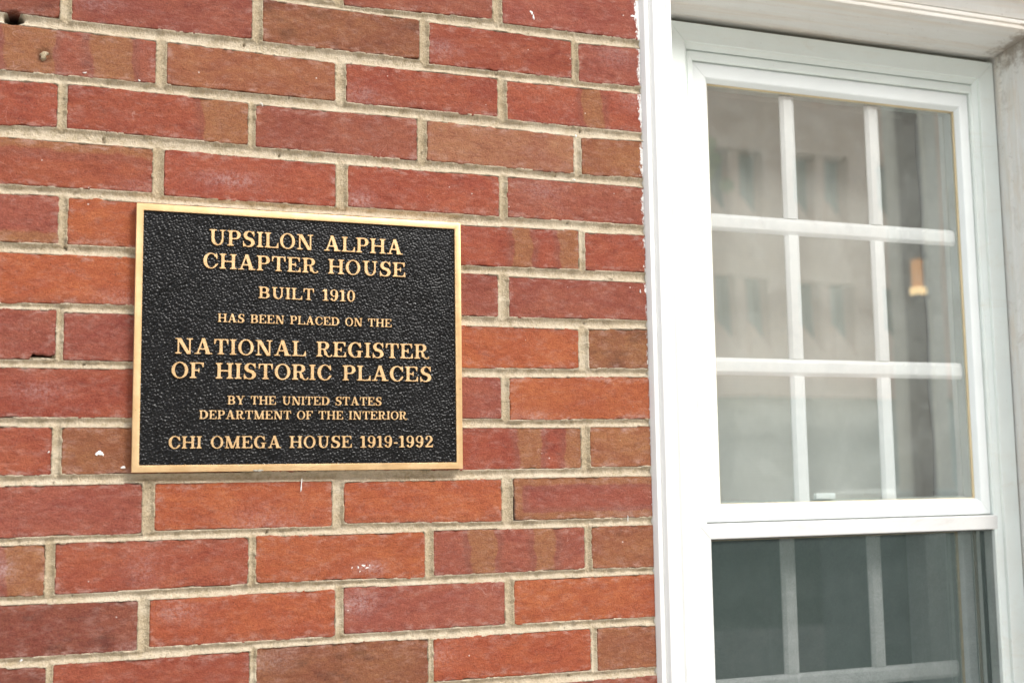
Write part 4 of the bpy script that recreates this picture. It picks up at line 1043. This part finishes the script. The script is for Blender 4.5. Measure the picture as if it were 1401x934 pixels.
mb.prism(poly, 0.8955, 1.4575, 'x'); mb.build("roller", M_SHADE, shade, smooth=True)
MB().box(0.8955, 1.4575, 0.246, 0.256, -0.738, -0.7155).build("hem_bar", M_SASH, shade, bevel=0.002)

# the dim room behind the window
M_ROOM = mat_plain("dim_green_wall", (0.36, 0.42, 0.37), 0.9, var=0.08, scale=3)
for nm, bx in (("room_wall", (-0.4, 2.6, 2.60, 2.68, -2.2, 0.55)), ("room_wall", (-0.48, -0.4005, 0.3405, 2.68, -2.2, 0.55)), ("room_wall", (2.6005, 2.68, 0.3405, 2.68, -2.2, 0.55)),
               ("room_ceiling", (-0.48, 2.68, 0.3405, 2.68, 0.5505, 0.63)), ("room_floor", (-0.48, 2.68, 0.3405, 2.68, -2.28, -2.2005))):
    o = MB().box(*bx).build(nm, M_ROOM); o['kind'] = 'structure'

# ------------------------------------------------------------------ ground and the street side that the panes mirror
ZG = -2.2
t = NT("pale_concrete")
c = t.mix(t.ramp(t.noise(0.8, 6, 0.65), 0.3, 0.7), (0.44, 0.43, 0.39), (0.52, 0.505, 0.46))
c = t.mix(t.ramp(t.noise(40, 4, 0.7), 0.55, 0.7, 0, 0.4), c, (0.22, 0.21, 0.19))
M_CONC = t.set(color=c, rough=0.9, normal=t.bump(t.noise(120, 4, 0.7), 0.002, 0.6))
t = NT("lawn")
c = t.mix(t.ramp(t.noise(1.1, 6, 0.7), 0.3, 0.7), (0.050, 0.085, 0.030), (0.095, 0.13, 0.050))
M_LAWN = t.set(color=c, rough=0.95, normal=t.bump(t.noise(60, 5, 0.8), 0.03, 0.8))
o = MB().add([(-300, -300, ZG), (300, -300, ZG), (300, 0.34, ZG), (-300, 0.34, ZG)], [(0, 1, 2, 3)]).build("ground", M_LAWN); o['kind'] = 'structure'
o = MB().box(-12, 24, -9.0, 0.0, ZG - 0.02, ZG + 0.012).build("pavement", M_CONC); o['kind'] = 'structure'
o = MB().box(-60, 90, -30.0, -20.0, ZG - 0.02, ZG + 0.006).build("road", mat_plain("asphalt", (0.055, 0.055, 0.055), 0.9, scale=2, bump=0.003, bscale=60)); o['kind'] = 'structure'
o = MB().box(-60, 90, -20.0, -19.8, ZG - 0.02, ZG + 0.13).build("kerb", M_CONC); o['kind'] = 'structure'

# institutional building across the street
M_PRE = mat_plain("pinkish_precast", (0.95, 0.64, 0.48), 0.85, var=0.08, scale=0.6, bump=0.01, bscale=8)
M_DG = mat_plain("dark_green_glazing", (0.10, 0.17, 0.13), 0.25, var=0.2, scale=0.4)
M_BASE = mat_plain("grey_green_stone", (0.56, 0.64, 0.58), 0.85, var=0.1, scale=0.5)
bld = empty("office_building", (20.0, -41.0, ZG), "pinkish precast concrete building with deep paired windows, mirrored in the upper panes", "building")
BX0, BX1, YF = -8.0, 62.0, -38.0
PXS = []
x = 27.16 - 3.9 * 9
while x < BX1 - 3: PXS += [(x, x + 1.03), (x + 1.47, x + 2.50)]; x += 3.9
mb = MB(); mb.box(BX0, BX1, -52, YF - 0.9, ZG, 21.0); mb.build("wall", M_PRE, bld)
FL = [6.84, 11.79, 16.74]
prev = 2.9
for k, zt in enumerate(FL):
    MB().box(BX0, BX1, YF - 0.898, YF, prev, zt - 3.0).build("spandrel", M_PRE, bld)
    mb = MB(); xe = BX0
    for (a, b) in PXS:
        mb.box(xe, a, YF - 0.898, YF - (0.0 if a - xe > 1 else 0.12), zt - 2.999, zt - 0.001); xe = b
    mb.box(xe, BX1, YF - 0.898, YF, zt - 2.999, zt - 0.001)
    mb.build("pier", M_PRE, bld)
    for (a, b) in PXS:
        MB().box(a + 0.002, b - 0.002, YF - 0.85, YF - 0.72, zt - 2.998, zt - 0.002).build("window", M_DG, bld)
        MB().box((a + b) / 2 - 0.04, (a + b) / 2 + 0.04, YF - 0.7195, YF - 0.66, zt - 2.99, zt - 0.01).build("mullion", M_BASE, bld)
        MB().prism([(a + 0.003, zt - 2.997), (b - 0.003, zt - 2.997), (b - 0.25, zt - 2.6), (a + 0.003, zt - 1.75)], YF - 0.71, YF - 0.02, 'y').build("sloped_sill", M_PRE, bld)
    prev = zt
MB().box(BX0, BX1, YF - 0.898, YF, FL[-1], 21.5).build("parapet", M_PRE, bld)
MB().box(BX0, BX1, YF - 0.898, YF - 0.5, ZG, 2.2).build("base_storey", M_BASE, bld)
MB().box(BX0, BX1, YF - 0.898, YF + 0.25, 2.201, 2.899).build("ledge", M_PRE, bld)

# small tree in front of that building
def make_tree(x, y, h, r, seed, label, zc):
    t_ = empty("tree", (x, y, ZG), label, "tree")
    tr = MB(); rs = random.Random(seed); pts = [(x, y)]
    zs_ = [ZG + (zc - ZG) * k / 6 for k in range(7)]; px_, py_ = x, y
    for k in range(6):
        nx_, ny_ = px_ + rs.uniform(-.08, .08), py_ + rs.uniform(-.08, .08)
        r0, r1 = 0.16 * (1 - k / 8), 0.16 * (1 - (k + 1) / 8)
        n = 9
        vs = [(px_ + r0 * math.cos(6.283 * i / n), py_ + r0 * math.sin(6.283 * i / n), zs_[k]) for i in range(n)] + [(nx_ + r1 * math.cos(6.283 * i / n), ny_ + r1 * math.sin(6.283 * i / n), zs_[k + 1]) for i in range(n)]
        tr.add(vs, [(i, (i + 1) % n, (i + 1) % n + n, i + n) for i in range(n)]); px_, py_ = nx_, ny_
    for k in range(7):
        a = k * 2.4; z0 = zc - 1.2 + k * 0.2; ex, ey, ez = px_ + r * .8 * math.cos(a), py_ + r * .8 * math.sin(a), z0 + 1.2
        tr.add([(px_ - .05, py_, z0), (px_ + .05, py_, z0), (px_, py_ + .06, z0), (ex, ey, ez)], [(0, 1, 3), (1, 2, 3), (2, 0, 3)])
    tr.build("trunk", mat_plain("bark", (0.12, 0.09, 0.065), 0.9, scale=9, bump=0.02), t_)
    cr_ = MB()
    cl = [(px_ + rs.gauss(0, r * .45), py_ + rs.gauss(0, r * .45), zc + rs.gauss(0, r * .55), r * rs.uniform(.25, .5)) for _ in range(16)]
    for _ in range(3200):
        cx, cy, cz, q = rs.choice(cl)
        d = Vector((rs.gauss(0, 1), rs.gauss(0, 1), rs.gauss(0, 1))).normalized() * q * rs.random() ** .4
        p = Vector((cx, cy, cz)) + d; u = Vector((rs.gauss(0, 1), rs.gauss(0, 1), rs.gauss(0, 1))).normalized(); v = u.orthogonal().normalized(); s_ = rs.uniform(.04, .08)
        cr_.add([p - u * s_, p + v * s_ * .5, p + u * s_, p - v * s_ * .5], [(0, 1, 2, 3)])
    cr_.build("crown", mat_plain("leaves", (0.40, 0.50, 0.18), 0.7, var=0.4, scale=3), t_)
make_tree(20.75, -34.0, 0, 0.85, 4, "small light-green tree in front of the concrete building, mirrored in the upper left pane", 10.0)

# porch uprights near the house, mirrored in the right-hand panes
M_CREAM = mat_plain("cream_painted_wood", (0.66, 0.60, 0.50), 0.6)
M_BROWN = mat_plain("dark_brown_wood", (0.075, 0.034, 0.026), 0.6, scale=5)
plinth = MB().box(5.6, 7.6, -6.25, -5.75, ZG, -0.84).build("garden_wall", M_BASE)
tag(plinth, "low grey-green garden wall carrying the two cream porch columns", "wall")
MB().box(5.55, 7.65, -6.30, -5.70, -0.838, -0.80).build("coping", M_BASE, plinth, bevel=0.01)
for x, lb in ((6.215, "cream square porch column on the left of the dark brown post"), (6.515, "cream square porch column on the right of the dark brown post")):
    c_ = empty("porch_column", (x, -6.0, -0.80), lb, "column", "columns on the garden wall")
    MB().box(x - 0.058, x + 0.058, -6.058, -5.942, -0.74, 4.2).build("shaft", M_CREAM, c_, bevel=0.008)
    MB().box(x - 0.062, x + 0.062, -6.070, -5.930, -0.80, -0.7405).build("base", M_CREAM, c_, bevel=0.006)
    MB().box(x - 0.070, x + 0.070, -6.075, -5.925, 4.2005, 4.30).build("capital", M_CREAM, c_, bevel=0.006)
PX_, PY_ = 6.06, -5.64           # stands just in front of the garden wall
pst = empty("timber_post", (PX_, PY_, ZG), "tall dark brown timber post standing between two cream columns", "post")
MB().box(PX_ - 0.07, PX_ + 0.07, PY_ - 0.05, PY_ + 0.05, ZG + 0.05, 4.0).build("shaft", M_BROWN, pst, bevel=0.01)
MB().box(PX_ - 0.10, PX_ + 0.10, PY_ - 0.055, PY_ + 0.09, ZG - 0.02, ZG + 0.0495).build("base", M_BROWN, pst, bevel=0.01)
MB().box(PX_ - 0.09, PX_ + 0.09, PY_ - 0.07, PY_ + 0.07, 4.0005, 4.06).build("cap", M_BROWN, pst, bevel=0.01)
LX, LY = PX_ - 0.075, PY_ + 0.13
lan = empty("lantern", (LX, LY, 0.60), "amber glass lantern lit on the dark brown post", "lantern")
t = NT("amber_glow"); t.b.inputs['Emission Color'].default_value = (1.0, 0.42, 0.10, 1); t.b.inputs['Emission Strength'].default_value = 0.30
M_AMB = t.set(color=(0.8, 0.35, 0.1), rough=0.4)
t = NT("lamp_glow"); t.b.inputs['Emission Color'].default_value = (1.0, 0.66, 0.28, 1); t.b.inputs['Emission Strength'].default_value = 1.1
M_LAMP = t.set(color=(0.9, 0.6, 0.3), rough=0.4)
MB().box(LX - 0.030, LX + 0.030, LY - 0.030, LY + 0.030, 0.72, 0.93).build("glass", M_AMB, lan, bevel=0.004)
MB().box(LX - 0.042, LX + 0.042, LY - 0.042, LY + 0.042, 0.66, 0.7195).build("bulb_window", M_LAMP, lan, bevel=0.003)
MB().prism([(LX - 0.060, 0.9305), (LX + 0.060, 0.9305), (LX + 0.02, 1.00), (LX - 0.02, 1.00)], LY - 0.060, LY + 0.060).build("roof", M_BROWN, lan, bevel=0.004)
MB().box(LX - 0.055, LX + 0.055, LY - 0.055, LY + 0.055, 0.625, 0.6595).build("tray", M_BROWN, lan, bevel=0.004)
MB().box(LX + 0.03, LX + 0.05, LY - 0.0805, LY - 0.0755, 0.64, 0.98).build("bracket", M_BROWN, lan)
print("objects", len(bpy.data.objects), "polys", sum(len(o.data.polygons) for o in bpy.data.objects if o.type == 'MESH'))
